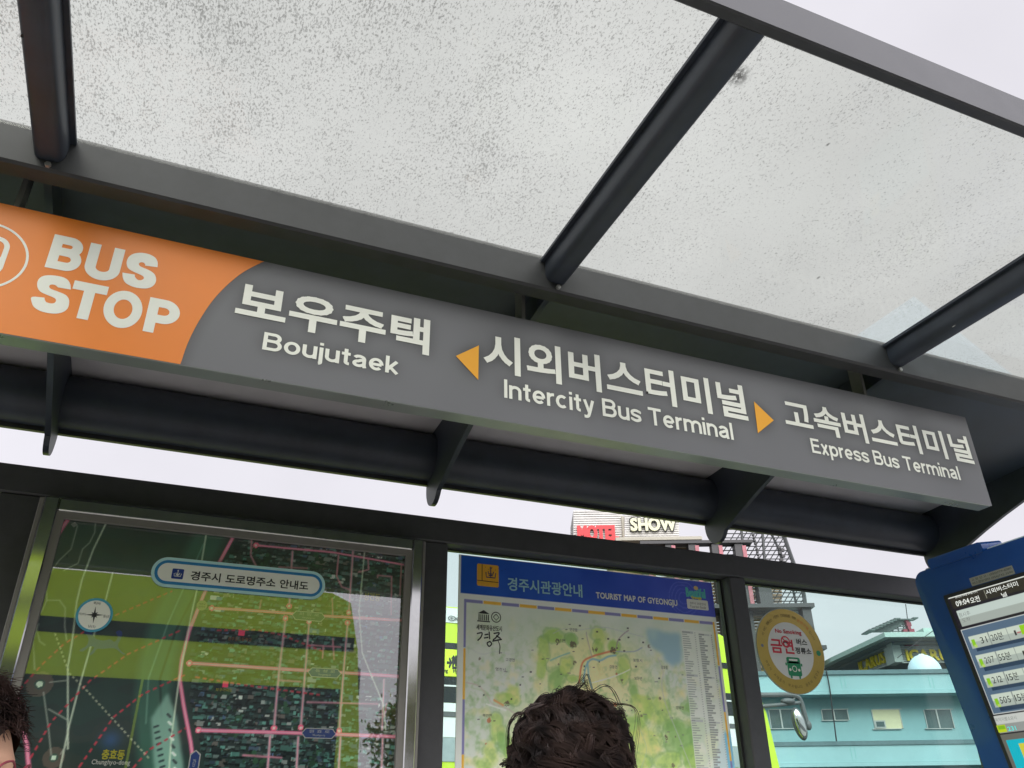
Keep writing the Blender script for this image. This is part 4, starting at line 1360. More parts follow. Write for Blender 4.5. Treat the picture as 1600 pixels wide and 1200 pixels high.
for t_, x, y, w_ in (("고경면", 797, 1031, 7), ("영천시", 782, 1046, 8), ("북안면", 761, 1118, 7), ("서면", 877, 1001, 6), ("안강읍", 896, 984, 6), ("포항시", 996, 1032, 7), ("강동면", 958, 1042, 6), ("보문면", 997, 1060, 6), ("감포읍", 1038, 1043, 5), ("양북면", 1062, 1106, 6)):
    label_mb(TP, t_, (x-w_, y), (x+w_, y), (x, y+2.6), (x, y-2.6), .0010, 0, tm, mat("grey_print", (0.10, 0.10, 0.11), 0.5) if t_ == "고경면" else bpy.data.materials["grey_print"])
# slogan and white label at the header's right end
M_TEAL = mat("teal_print", (0.10, 0.52, 0.50), 0.5, var=0.03)
label_mb(TP, "Beautiful", (1072, 932), (1102, 930), (1086, 934), (1086, 919), .0012, .05, tm, M_TEAL)
label_mb(TP, "Gyeongju", (1080, 935), (1096, 937), (1088, 937.5), (1088, 932), .0016, .05, tm, M_YEL)
pv = MB(); g_ = TP.hit(1087, 919); disc(pv, TP, g_, .010, .0014, 20, sq=.8); pv.build("slogan_flower", mat("peach_print", (0.70, 0.50, 0.22), 0.5), tm)
a, b = TP.hit(1074, 951), TP.hit(1106, 944)
pv = MB(); lay(pv, TP, rrect(a[0], b[0], a[1], b[1]+.012, .005), [tuple(range(36))], .0012); wl = pv.build("white_label", M_WHITE, tm)
for t_, z_ in (("경주시 관광안내", .020), ("Tourism Guide", .008)):
    q, f = fit(t_, a[0]+.012, b[0]-.012, a[1]+z_-.003, a[1]+z_+.006); pv = MB(); lay(pv, TP, q, f, .0016); pv.build("lettering", bpy.data.materials["grey_print"], wl)

# ================================================================== no-smoking disc
KP = YP(2.566)
ns = thing("no_smoking_sign", (2.23, 2.57, 1.70), "round gold-rimmed no smoking sign with red Korean letters stuck on the glass", "sign")
e = [KP.hit(*p) for p in ((1183, 1018), (1287, 1018), (1233, 952), (1233, 1084))]
kc = np.array([(e[0][0]+e[1][0])/2, (e[2][1]+e[3][1])/2]); kr = ((e[1][0]-e[0][0])+(e[2][1]-e[3][1]))/4
an = np.linspace(0, 2*math.pi, 64, endpoint=False)
MB().prism([(kc[0]+kr*math.cos(t), 2.5665, kc[1]+kr*math.sin(t)) for t in an], (0, .005, 0)).build("disc", mat("grey_disc_edge", (0.4, 0.4, 0.38), 0.5), ns)
pv = MB(); disc(pv, KP, kc, kr*.985, .0004, 64); pv.build("gold_rim", mat("gold_print", (0.56, 0.40, 0.09), 0.38, metal=0.25, var=0.08), ns)
pv = MB(); disc(pv, KP, kc, kr*.665, .0008, 56); pv.build("white_field", mat("white_sticker_field", (0.74, 0.74, 0.73), 0.45, var=0.03), ns)
M_RED = mat("red_print", (0.62, 0.03, 0.06), 0.5, var=0.04)
M_GRN = mat("green_print", (0.01, 0.26, 0.11), 0.5, var=0.04)
K = lambda x, y: (1180+x*110/978, 950+y*135/1200)
label_mb(KP, "No Smoking", K(275, 330), K(635, 345), K(300, 362), K(275, 286), .0014, .035, ns, M_RED)
label_mb(KP, "금연", K(207, 490), K(545, 630), K(300, 625), K(300, 425), .0014, .03, ns, M_RED)
label_mb(KP, "버스", K(570, 480), K(718, 500), K(640, 520), K(600, 425), .0014, .032, ns, M_INKBLACK)
label_mb(KP, "정류소", K(555, 590), K(778, 620), K(640, 640), K(600, 548), .0014, .032, ns, M_INKBLACK)
q = KP.hit(*K(417, 470)); pv = MB(); disc(pv, KP, q, .0215, .0018, 28, .0165); ribbon(pv, KP, [(q[0]-.012, q[1]+.012), (q[0]+.012, q[1]-.012)], .004, .0019); pv.build("cigarette_ring", M_RED, ns)
pv = MB(); ribbon(pv, KP, [(q[0]-.012, q[1]-.002), (q[0]+.010, q[1]-.002)], .004, .0020); pv.build("cigarette", M_INKBLACK, ns)
# green bus pictogram
b0, b1 = KP.hit(*K(450, 840)), KP.hit(*K(610, 690)); bz0 = KP.hit(*K(540, 945))[1]; bz1 = KP.hit(*K(500, 685))[1]
pv = MB(); lay(pv, KP, rrect(b0[0], b1[0], bz0, bz1, .008), [tuple(range(36))], .0014)
bus_w = b1[0]-b0[0]
for sx in (.12, .74): lay(pv, KP, rrect(b0[0]+sx*bus_w, b0[0]+(sx+.13)*bus_w, bz0-.009, bz0+.004, .002), [tuple(range(36))], .0015)
for sx in (-.12, 1.02): lay(pv, KP, rrect(b0[0]+sx*bus_w, b0[0]+(sx+.1)*bus_w, bz0+.036, bz0+.046, .002), [tuple(range(36))], .0014)
bp_ = pv.build("bus_pictogram", M_GRN, ns)
pv = MB(); lay(pv, KP, rrect(b0[0]+.08*bus_w, b1[0]-.08*bus_w, bz0+.048, bz1-.018, .004), [tuple(range(36))], .0018)
pv.build("windscreen", mat("pale_blue_window_print", (0.40, 0.62, 0.68), 0.4), bp_)
pv = MB(); lay(pv, KP, rrect(b0[0]+.18*bus_w, b1[0]-.18*bus_w, bz1-.013, bz1-.006, .002), [tuple(range(36))], .0018)
for sx in (.17, .83): disc(pv, KP, (b0[0]+sx*bus_w, bz0+.022), .0052, .0018, 16)
disc(pv, KP, (b0[0]+.5*bus_w, bz0+.026), .0115, .0018, 20, .0085)
pv.build("lamps", M_WHITE, bp_)
def around(text, r, a0, a1, size, m, flip=False):
    """lettering set along the rim"""
    mb = MB()
    n = len(text)
    for i, ch in enumerate(text):
        if ch == ' ': continue
        a = math.radians(a0+(a1-a0)*(i+.5)/n)
        v, f, _ = one_char(ch, 0.0)
        v = (v-v.min(0))/(v.max(0)-v.min(0))-.5
        v = v*size
        rt = a-math.pi/2 if not flip else a+math.pi/2
        R = np.array([[math.cos(rt), -math.sin(rt)], [math.sin(rt), math.cos(rt)]])
        lay(mb, KP, v@R.T+kc+r*np.array([math.cos(a), math.sin(a)]), f, .0010)
    return mb.build("rim_lettering", m, ns)
M_BROWN = mat("brown_print", (0.12, 0.08, 0.02), 0.5)
around("이 버스 정류소는 시민의 건강보호를 위한", kr*.83, 158, 68, np.array([.0098, .0115]), M_BROWN)
around("금연구역", kr*.83, 66, 40, np.array([.0115, .0125]), mat("vermilion_print", (0.66, 0.10, 0.02), 0.5))
around("입니다", kr*.83, 38, 20, np.array([.0098, .0115]), M_BROWN)
around("위반시 과태료가 부과됩니다 경주시 보건소", kr*.83, 198, 330, np.array([.0095, .011]), M_BROWN, True)
pv = MB(); q = kc+np.array([kr*.83, -.002]); disc(pv, KP, q, .0105, .0010, 18); pv.build("round_mark", M_GRN, ns)
pv = MB(); q = kc+np.array([-kr*.83, .010]); disc(pv, KP, q, .006, .0010, 14); pv.build("round_mark", mat("slate_print", (0.2, 0.22, 0.3), 0.5), ns)

# ================================================================== arrival-time kiosk
TH = math.radians(10)
kq = (1432-800)/FOC*CR-(905-600)/FOC*CU+CF
KO = CAM+kq*(2.17/kq[1])
KK = Plane(KO, (0, -1, 0), (-math.sin(TH), 0, math.cos(TH)))
ki = thing("arrival_kiosk", (KO[0]+.35, 1.95, 0), "blue arrival-time kiosk with glowing timetable screen at the shelter's right end", "display kiosk")
KW, KH = .50, 1.10
tilt = KK.hit(1490, 882)[1]
def slab(u0, u1, v0, v1, r, h0, h1, name, m, parent, smooth=False):
    mb = MB(); p = rrect(u0, u1, v0, v1, r)
    mb.prism([KK.at(a, b, h0) for a, b in p], KK.N*(h1-h0))
    return mb.build(name, m, parent, smooth)
M_BLUE = mat("blue_gloss_paint", (0.005, 0.060, 0.27), 0.28, var=0.12, scale=6, coat=0.25)
p = rrect(-.012, KW, -KH, .020, .045)
fr = [KK.at(a, b, 0.0) for a, b in p]
bk_ = [np.array([KO[0]+.80, q[1], q[2]]) for q in fr]
mb = MB(); k = len(fr)
mb.add(np.vstack([fr, bk_]), [tuple(range(k))[::-1], tuple(range(k, 2*k))]+[(i, (i+1) % k, (i+1) % k+k, i+k) for i in range(k)])
bod = mb.build("body", M_BLUE, ki)
zt_k = max(q[2] for q in fr)
MB().box((KO[0]+.012, KO[1]-KW+.05, zt_k+.0015), (KO[0]+.79, KO[1]-.035, zt_k+.010), bev=.003).build("top_panel", mat("dusty_pale_blue_top", (0.55, 0.66, 0.72), 0.5, var=0.06), ki)
slab(.075, .30, .0155, .050, .012, -.10, .006, "hood", M_BLUE, ki, 40)
pv = MB()
pv.box((KO[0]+KH*math.sin(TH)+.06, 1.80, 0.001), (KO[0]+.74, 2.06, KO[2]-KH*math.cos(TH)+.1), bev=.01)
pv.build("pedestal", M_BLUE, ki)
s0 = KK.hit(1479, 932); s1 = KK.hit(1560, 1140)
su0_, sv1_ = KK.hit(1481, 935)
sv0_ = sv1_-.90
su1_ = KW-.03
slab(su0_-.012, su1_+.012, sv0_-.012, sv1_+.012, .006, .0004, .004, "bezel", M_RUBBER, ki)
sc_ = Sheet(KK, su0_, su1_, sv0_, sv1_, .0022, (34, 30, 40))
def kbox(a, b): 
    p, q = KK.hit(*a), KK.hit(*b)
    return min(p[0], q[0]), max(p[0], q[0]), min(p[1], q[1]), max(p[1], q[1])
U, V = sc_.Ug, sc_.Vg
zt = KK.hit(1484, 934)[1]
zh = KK.hit(1494, 953)[1]
x0_ = KK.hit(1487, 940)[0]
sc_.rect(x0_, su1_, zh+.004, zt, (52, 48, 40))
sc_.rect(x0_-.004, su1_, zt-.004, zt, (236, 240, 232))
d_ = KK.hit(1541, 930)[0]; sc_.rect(d_, d_+.003, zh+.008, zt-.008, (170, 170, 150))
z1_ = KK.hit(1494.5, 955)[1]; zm_ = KK.hit(1499, 967)[1]; z0_ = KK.hit(1503.5, 979.5)[1]
sc_.rect(x0_+.006, su1_, zm_, z1_, (210, 224, 216)); sc_.rect(x0_+.006, su1_, z0_, zm_, (178, 188, 180))
zp1 = KK.hit(1504, 985)[1]; zp0 = KK.hit(1553, 1115)[1]
xp = KK.hit(1504, 985)[0]
sc_.rect(xp-.003, su1_, zp0-.003, zp1+.003, (224, 230, 226)); sc_.rect(xp, su1_, zp0, zp1, (92, 116, 140))
R1 = KK.hit(1514, 994.5); R2 = KK.hit(1546.7, 1086); RB = KK.hit(1520, 1014)
pitch_ = (R1[1]-R2[1])/3; rh = R1[1]-RB[1]
rows = []
for k in range(4):
    z = R1[1]-k*pitch_
    sc_.rect(R1[0]+.012, su1_, z-rh-.012, z-rh, (44, 66, 92))
    sc_.rect(R1[0], su1_, z-rh/2, z, (216, 228, 212)); sc_.rect(R1[0], su1_, z-rh, z-rh/2, (184, 196, 186))
    for xx in (.075, .145): sc_.rect(R1[0]+xx, R1[0]+xx+.0025, z-rh, z, (150, 160, 154))
    sc_.rect(R1[0]+.005, R1[0]+.020, z-rh*.85, z-rh*.3, (150, 214, 40)); sc_.rect(R1[0]+.010, R1[0]+.022, z-rh*.95, z-rh*.75, (196, 230, 110))
    if k < 2:
        sc_.rect(R1[0]+.168, R1[0]+.176, z-rh*.75, z-rh*.35, (40, 30, 34)); sc_.rect(R1[0]+.178, R1[0]+.196, z-rh*.6, z-rh*.5, (196, 120, 120)); sc_.rect(R1[0]+.192, R1[0]+.222, z-rh*.8, z-rh*.05, (160, 220, 30))
    rows.append(z)
zb1 = KK.hit(1554, 1119)[1]; zb0 = KK.hit(1564, 1146)[1]; xb = KK.hit(1554, 1119)[0]
sc_.rect(xb, su1_, (zb0+zb1)/2, zb1, (212, 216, 210)); sc_.rect(xb, su1_, zb0, (zb0+zb1)/2, (160, 164, 160))
a_ = kbox((1562, 1145), (1572, 1133)); sc_.rect(a_[0], a_[1], zb0+.004, (zb0+zb1)/2-.001, (206, 226, 40)); sc_.rect(a_[0]+.004, a_[1]-.004, zb0+.012, (zb0+zb1)/2-.004, (140, 196, 40))
sc_.rect(xb-.002, su1_, sv0_, zb0-.004, (112, 112, 104))
zq1 = KK.hit(1573, 1156)[1]; xq = KK.hit(1573, 1156)[0]
sc_.rect(xq, su1_, sv0_+.02, zq1, (20, 196, 214))
sc_.rect(xq+.04, xq+.09, zq1-.06, zq1-.015, (226, 220, 70)); sc_.rect(xq+.035, xq+.10, zq1-.13, zq1-.075, (236, 226, 90)); sc_.rect(xq, xq+.04, zq1-.2, zq1-.09, (206, 232, 220))
scr = sc_.build("screen", print_mat("lit_screen", 0.15, 0.5, emit=0.80), ki, .0044)
def emat(name, c):
    m, n, l, o = newmat(name)
    p = n.new("ShaderNodeBsdfPrincipled")
    p.inputs["Base Color"].default_value = (.01, .01, .01, 1)
    p.inputs["Emission Color"].default_value = (*c, 1)
    p.inputs["Emission Strength"].default_value = 1.0
    l.new(p.outputs[0], o.inputs[0])
    return m
E_W, E_D, E_C, E_G = emat("lit_white", (.85, .88, .82)), emat("lit_dark", (.02, .022, .025)), emat("lit_cyan", (.12, .72, .66)), emat("lit_grey", (.20, .22, .21))
def ktext(t, box, m, bold=.0):
    u0, u1, v0, v1 = box
    mb = MB()
    if bold:
        b = bold*(v1-v0); q, f, hh = thicken(*fit(t, u0+b, u1-b, v0+b, v1-b), b); glay(mb, KK, q, f, hh, .0048)
    else:
        q, f = fit(t, u0, u1, v0, v1); lay(mb, KK, q, f, .0048)
    mb.build("lettering", m, scr)
def kpx(L, R, B, T): return px_box(KK, L, R, B, T)
ktext("2012년 04월 04일 (수)", kpx((1494, 934), (1529, 926), (1494, 936), (1494, 931.5)), E_W)
ktext("09:04", kpx((1496, 946), (1517, 941), (1497, 947.5), (1495, 939.5)), E_W, .02)
ktext("오전", kpx((1518.5, 941), (1533.5, 938), (1519, 943), (1518, 933.5)), E_W, .015)
ktext("시외버스터미", kpx((1543, 928), (1593, 915), (1546, 928.5), (1543.5, 921)), E_W, .012)
ktext("널", kpx((1566.5, 930), (1575, 929), (1569, 933), (1567, 926)), E_W, .012)
ktext("점시후", kpx((1500.5, 964), (1518, 960), (1501, 965), (1500, 958)), E_G)
ktext("도착", kpx((1506, 972), (1518, 968), (1507, 973), (1506, 966)), E_G)
for k, (n_, a0_, a1_, t_, b0_, b1_, c1_, y_) in enumerate((("31", 1535, 1545, "20", 1552, 1561.5, 1571, 1001.5), ("207", 1541, 1555.5, "55", 1562.5, 1572, 1582, 1032),
                                                    ("212", 1552, 1567, "15", 1575, 1583.5, 1592.5, 1063.5), ("505", 1563, 1579, "15", 1586, 1595, 1605, 1094.5))):
    z = rows[k]
    hx = lambda x: KK.hit(x, y_-(x-1550)*.2)[0]
    ktext(n_, (hx(a0_), hx(a1_), z-rh*.76, z-rh*.27), E_D)
    ktext(t_, (hx(b0_), hx(b1_), z-rh*.76, z-rh*.27), E_D)
    ktext("분", (hx(b1_+.8), hx(c1_), z-rh*.80, z-rh*.22), E_D)
ktext("목적지별소요시", kpx((1557.5, 1127), (1590, 1122), (1558, 1128), (1557, 1122)), E_G)
ktext("231", kpx((1577, 1141), (1589.5, 1138), (1578, 1142), (1576.5, 1135)), E_C, .04)
# paper label above the screen
p0, p1 = KK.hit(1515, 905), KK.hit(1583, 887)
lz1, lz0 = KK.hit(1514, 904)[1], KK.hit(1520, 916)[1]
pv = MB(); lay(pv, KK, rrect(p0[0], p1[0], lz0, lz1, .001), [tuple(range(36))], .0012); lab = pv.build("paper_label", mat("grey_label", (0.30, 0.31, 0.28), 0.6), ki)
for t_, a_, b_ in (("고 장 신 고 : (054)779-6080", .54, .88), ("버스정보센터 (054)742-2690", .12, .44)):
    q, f = fit(t_, p0[0]+.006, p1[0]-.006, lz0+(lz1-lz0)*a_, lz0+(lz1-lz0)*b_); pv = MB(); lay(pv, KK, q, f, .0016); pv.build("lettering", M_INKBLACK, lab)
#PART3
# ================================================================== buses
M_BUSWHITE = mat("white_bus_paint", (0.70, 0.74, 0.72), 0.35, var=0.05)
M_GREYP = mat("grey_plastic", (0.10, 0.11, 0.11), 0.5, var=0.1)
M_TYRE = mat("tyre_rubber", (0.02, 0.02, 0.02), 0.8)
def wheels(t, xs, yf, yb, r):
    for x in xs:
        for y, sgn in ((yf, 1), (yb, -1)):
            an = np.linspace(0, 2*math.pi, 28, endpoint=False)
            m = MB(); m.prism([(x+r*math.cos(a), y+sgn*.02, -.13+r+r*math.sin(a)) for a in an], (0, sgn*.26, 0))
            wh = m.build("wheel", M_TYRE, t, 40)
            m = MB(); m.prism([(x+r*.55*math.cos(a), y+sgn*.012, -.13+r+r*.55*math.sin(a)) for a in an], (0, sgn*.05, 0))
            m.build("rim", M_GREYP, wh)

# the bus in the bay behind the shelter, heading right
BY = 6.4
BP = YP(BY-.006)
bb = thing("lime_bus", (0.0, 7.6, -0.14), "lime and white bus waiting behind the shelter with its mirror reaching past the post", "bus")
zt_ = BP.hit(705, 948)[1]
f0 = BP.hit(1190, 1080); f1 = BP.hit(1219, 1200)
sl_ = (f1[0]-f0[0])/(f1[1]-f0[1])
def fx(z): return f0[0]+sl_*(z-f0[1])
prof = [(-5.6, .22), (fx(.6)+.03, .22), (fx(.7), .7), (fx(1.4), 1.4), (fx(2.2), 2.2), (fx(2.55)-.06, 2.55), (fx(2.6)-.22, zt_-.08), (fx(2.6)-.45, zt_), (-5.5, zt_), (-5.6, zt_-.1)]
MB().prism([(x, BY, z) for x, z in prof], (0, 2.42, 0)).build("body", M_LIME, bb)
zy = lambda y: BP.hit(706, y)[1]
def band(y0_, y1_, x0, x1, m, name, d=.006):
    return MB().box((x0, BY-d, zy(y1_)), (x1, BY-.0005, zy(y0_))).build(name, m, bb)
XR = fx(2.3)-.35
band(950, 973, -5.5, XR-.2, M_BUSWHITE, "roof_fairing")
band(1004.5, 1014.5, -5.5, XR, M_DARKWIN, "gutter_strip")
band(1058, 1098, -5.5, XR, M_DARKWIN, "side_window")
band(1070.5, 1073, -5.5, XR, M_BUSWHITE, "window_rail", .010)
band(1098.5, 1112, -5.5, XR, M_BUSWHITE, "side_panel")
band(1112.5, 1120, -5.5, XR, M_GREYP, "rub_strip", .012)
band(1120.5, 1152, -5.5, XR, M_BUSWHITE, "side_panel")
band(1152.5, 1190, -5.5, XR, mat("grey_bus_skirt", (0.30, 0.36, 0.36), 0.4), "skirt")
rs = band(1015, 1057, 1.2, 3.2, mat("lime_route_panel", (0.62, 0.80, 0.04), 0.4, var=0.04), "route_panel", .012)
BQ = YP(BY-.013)
def blabel(t, L, R, B, T, bold, m, par): label_mb(BQ, t, L, R, B, T, .001, bold, par, m)
blabel("→현곡", (698, 1036), (722, 1037), (712, 1046), (712, 1024), .05, M_INKBLACK, rs)
blabel("ng    Hye", (694, 1050), (718, 1051), (706, 1053), (706, 1045), .03, M_INKBLACK, rs)
blabel("⊕ KI", (700, 966), (718, 968), (706, 970), (706, 962), .04, M_GREYP, rs)
wheels(bb, (-3.6, 2.9), BY, BY+2.42, .48)
MB().box((fx(1.9)-.02, BY+.12, 1.15), (fx(1.9)+.012, BY+2.3, 2.3)).build("windscreen", M_DARKWIN, bb)
mp = MB()
AP = YP(BY-.02)
def ap(pts): return [AP.at(*AP.hit(*p)) for p in pts]
mp.tube(ap(_smooth([(1180, 1086), (1205, 1086), (1232, 1086), (1246, 1089), (1252, 1098), (1256, 1112), (1261, 1130)], 5)), .022, 8)
mp.tube(ap([(1182, 1104), (1210, 1102), (1240, 1099), (1254, 1097)]), .016, 8)
mp.tube(ap([(1238, 1097), (1242, 1088)]), .012, 6)
arm_ = mp.build("mirror_arm", M_GREYP, bb, True)
c = AP.at(*AP.hit(1249, 1131)); a = AP.hit(1240, 1105); b = AP.hit(1257, 1157)
ex = np.array([b[0]-a[0], 0, b[1]-a[1]]); L_ = np.linalg.norm(ex); ex /= L_
ez = np.array([-ex[2], 0, ex[0]]); R_ = np.stack([ex, np.array([0, 1, 0]), ez], 1)
mp = MB(); mp.ball(c, (L_/2, .05, .062), 28, 14, R_); mp.build("wing_mirror", M_GREYP, arm_, True)
mp = MB(); mp.ball(c+np.array([-.012, -.022, 0]), (L_/2*.9, .034, .050), 28, 14, R_); mp.build("mirror_face", M_CHROME, arm_, True)
mp = MB(); mp.ball(AP.at(*AP.hit(1231, 1096)), (.075, .045, .03), 18, 10); mp.build("blind_spot_mirror", M_GREYP, arm_, True)
mp = MB(); mp.ball(AP.at(*AP.hit(1263, 1133)), (.03, .03, .045), 12, 8); mp.build("mirror_joint", M_GREYP, arm_, True)

# the bus standing at the kerb behind the camera (seen mirrored in the map case)
FY = -3.2
fb = thing("kerbside_bus", (-3.4, -4.4, -0.14), "lime bus at the kerb, seen mirrored in the street map's cover", "bus")
zt2 = 2.275+H
prof = [(-8.9, .22), (1.82, .22), (1.93, .9), (1.91, 2.2), (1.84, 3.0), (1.74, zt2-.08), (1.55, zt2), (-8.8, zt2), (-8.9, zt2-.2)]
MB().prism([(x, FY, z) for x, z in prof], (0, -2.45, 0)).build("body", M_LIME, fb)
MB().box((-8.7, FY, 1.73+H), (1.80, FY+.006, 1.86+H)).build("gutter_strip", M_DARKWIN, fb)
for k in range(6):
    x0 = -8.6+k*1.72
    MB().box((x0, FY, 1.45), (x0+1.70, FY+.008, 1.385+H), bev=.004).build("side_window", M_DARKWIN, fb)
MB().box((-8.7, FY, .4), (1.7, FY+.006, .75)).build("skirt", M_GREYP, fb)
MB().box((1.70, FY-2.2, 1.2), (1.945, FY-.25, 2.9), bev=.02).build("windscreen", M_DARKWIN, fb)
wheels(fb, (-6.6, .2), FY-2.45, FY, .48)

# ================================================================== turquoise building across the yard
M_TURQ = mat("turquoise_paint", (0.215, 0.395, 0.405), 0.75, var=0.13, scale=.45)
M_TURQ2 = mat("pale_turquoise_paint", (0.265, 0.455, 0.465), 0.75, var=0.12, scale=.45)
M_SLATE = mat("slate_capping", (0.10, 0.17, 0.18), 0.7, var=0.12)
M_ALU = mat("aluminium_frame", (0.42, 0.46, 0.44), 0.4, metal=0.4)
M_WINGL = mat("window_glass_dark", (0.075, 0.12, 0.12), 0.12, var=0.2, scale=2)
TD = 24.0
TPL = DP(TD)
AX = np.array([RH, HD, [0, 0, 1]])
def bgbox(mb, x0, y0, x1, y1, d0, d1, bev=0.0, xm=None):
    """box on the far plane: pixel corners seen at distance d0, reaching back to d1"""
    pl = DP(d0)
    xc, yc = (x0+x1)/2, (y0+y1)/2
    u0, u1 = pl.hit(x0, yc)[0], pl.hit(x1, yc)[0]
    v0, v1 = pl.hit(xc, y1)[1], pl.hit(xc, y0)[1]
    return mb.box((u0, d0, v0), (u1, d1, v1), AX, (0, 0, 0), bev)
tb = thing("turquoise_building", tuple(RH*8+HD*28), "two-storey turquoise painted building with overhanging bands and sliding windows", "building")
def tpart(name, m, x0, y0, x1, y1, d0, d1, par=None, bev=0.0):
    mb = MB(); bgbox(mb, x0, y0, x1, y1, d0, d1, bev); return mb.build(name, m, par or tb)
XL, XRR = 980, 1900
tpart("parapet_cap", M_SLATE, XL, 1045.5, XRR, 1052, TD-.65, TD+9)
tpart("upper_band", M_TURQ2, XL, 1052.2, XRR, 1078, TD-.60, TD+8.9)
tpart("band_lip", M_TURQ2, XL, 1078.2, XRR, 1083, TD-.64, TD+8.8)
tpart("wall", M_TURQ, XL, 1083.2, XRR, 1156.4, TD, TD+8.7)
tpart("storey_ledge", M_SLATE, XL, 1156.6, XRR, 1163, TD-.45, TD+8.6)
tpart("lower_band", M_TURQ2, XL, 1163.2, XRR, 1190, TD-.42, TD+8.5)
tpart("band_lip", M_TURQ2, XL, 1190.2, XRR, 1196, TD-.46, TD+8.4)
tpart("wall", M_TURQ, XL, 1196.2, XRR, 1330, TD, TD+8.3)
def window(x0, y0, x1, y1, kind):
    fr = MB()
    bgbox(fr, x0, y0, x1, y0+1.2, TD-.03, TD-.001); bgbox(fr, x0, y1-1.2, x1, y1, TD-.05, TD-.001)
    bgbox(fr, x0, y0+1.25, x0+1.2, y1-1.25, TD-.03, TD-.001); bgbox(fr, x1-1.2, y0+1.25, x1, y1-1.25, TD-.03, TD-.001)
    if kind == "slide":
        xm = x0+(x1-x0)*.46
        bgbox(fr, xm-1.1, y0+1.25, xm+1.1, y1-1.25, TD-.04, TD-.001)
    w_ = fr.build("window", M_ALU, tb)
    g = MB(); bgbox(g, x0+1.2, y0+1.2, x1-1.2, y1-1.2, TD-.012, TD-.0005)
    if kind == "blind":
        g.build("blind", mat("cream_blind", (0.62, 0.62, 0.40), 0.7, var=0.05), w_)
        v = MB(); bgbox(v, x0+3, y1-14, x0+20, y1-2, TD-.05, TD-.013); v.build("vent_frame", M_ALU, w_)
        v = MB(); bgbox(v, x0+5.5, y1-12, x0+18, y1-4, TD-.056, TD-.0505); v.build("pane", M_WINGL, w_)
    else:
        g.build("pane", M_WINGL, w_)
window(1202.5, 1107.5, 1242.5, 1139, "slide")
window(1284, 1107.5, 1326, 1126, "slide")
window(1364, 1107.5, 1409, 1139.5, "blind")
window(1446, 1107.5, 1489, 1139, "slide")
window(1530, 1107.5, 1570, 1139, "slide")
window(1110, 1107.5, 1150, 1139, "slide")
for k in range(9):
    x = 1010+k*82
    tpart("window", M_WINGL, x, 1215, x+44, 1262, TD-.02, TD-.0005)
cb = MB()
pl = DP(TD-.70)
cb.tube([pl.at(*pl.hit(*p)) for p in _smooth([(1291, 1048), (1294, 1062), (1297.5, 1083), (1300, 1105), (1303.5, 1130), (1307, 1158)], 4)], .018, 6)
cb.build("cable", M_RUBBER, tb)
sm = MB()
for x, y0, y1 in ((1314, 1056, 1076), (1320, 1056, 1074), (1452, 1056, 1074), (1458, 1058, 1076), (1330, 1166, 1188), (1336, 1166, 1186)):
    bgbox(sm, x, y0, x+.7, y1, TD-.606 if y0 < 1100 else TD-.426, TD-.59 if y0 < 1100 else TD-.41)
sm.build("rain_stain", mat("stain_paint", (0.20, 0.46, 0.43), 0.8), tb)
# water tank dome on its roof
pl = DP(TD+3)
dc = pl.hit(1446, 1052); dr = pl.hit(1471, 1052)[0]-dc[0]
dm = MB()
pr = [(dr, -.6), (dr, 0.0)]+[(dr*math.cos(t), dr*1.12*math.sin(t)) for t in np.linspace(0, math.pi/2*.96, 12)][1:]
n_ = 36
for r_, z_ in pr:
    pass
P_ = []
for r_, z_ in pr:
    for j in range(n_):
        a = 2*math.pi*j/n_
        P_.append(pl.at(dc[0]+r_*math.cos(a), dc[1]+z_, -r_*math.sin(a)))
dm.add(P_, [(i*n_+j, i*n_+(j+1) % n_, (i+1)*n_+(j+1) % n_, (i+1)*n_+j) for i in range(len(pr)-1) for j in range(n_)]+[tuple(range((len(pr)-1)*n_, len(pr)*n_))])
tkt = thing("water_tank", pl.at(dc[0], dc[1]-.6), "pale blue domed water tank standing on the turquoise building's roof", "water tank")
tk = dm.build("dome", mat("pale_blue_plastic", (0.52, 0.70, 0.76), 0.4, var=0.05), tkt, 50)
mb = MB(); mb.tube([pl.at(dc[0], dc[1]+dr*1.1), pl.at(dc[0], dc[1]+dr*1.16)], dr*.16, 16); mb.build("lid", M_BUSWHITE, tkt)

# ================================================================== motel with the winged roof ornament
ID = 38.0
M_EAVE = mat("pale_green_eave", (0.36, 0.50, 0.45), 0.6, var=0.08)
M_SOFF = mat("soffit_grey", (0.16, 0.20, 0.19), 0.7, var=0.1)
M_CLAD = mat("ribbed_cladding", (0.38, 0.43, 0.41), 0.55, var=0.15)
M_YSIGN = mat("yellow_sign_letter", (0.74, 0.60, 0.03), 0.45, var=0.05)
M_REDP = mat("dark_red_paint", (0.22, 0.03, 0.05), 0.5, var=0.2)
mo = thing("flat_roofed_motel", tuple(HD*44+RH*14), "motel with wide pale eaves and yellow letters on both faces behind the dome", "building")
pc = DP(ID)
cor = pc.at(*pc.hit(1381.5, 988))
lf = DP(ID*1.155); lft = lf.at(*lf.hit(1298, 1030)); lft[2] = cor[2]
rgt = pc.at(*pc.hit(1640, 986)); rgt[2] = cor[2]
th_ = cor[2]-pc.hit(1384, 1000)[1]
bk = HD*14
MB().prism([lft, cor, rgt, rgt+bk, lft+bk], (0, 0, -th_*.62)).build("roof", M_EAVE, mo)
inn = lambda p, d: p+HD*d
dl = (lft-cor); dl /= np.linalg.norm(dl)
nl = np.array([dl[1], -dl[0], 0]); nl = nl if nl@HD < 0 else -nl
def inset(k, z): 
    zz = np.array([0, 0, z])
    return [lft-nl*k+zz, cor+HD*k-nl*k*.4+RH*k*.5+zz, rgt+HD*k+zz, rgt+bk+zz, lft+bk+zz]
MB().prism(inset(.35, -th_*.62-.002), (0, 0, -th_*.16)).build("soffit_step", M_SOFF, mo)
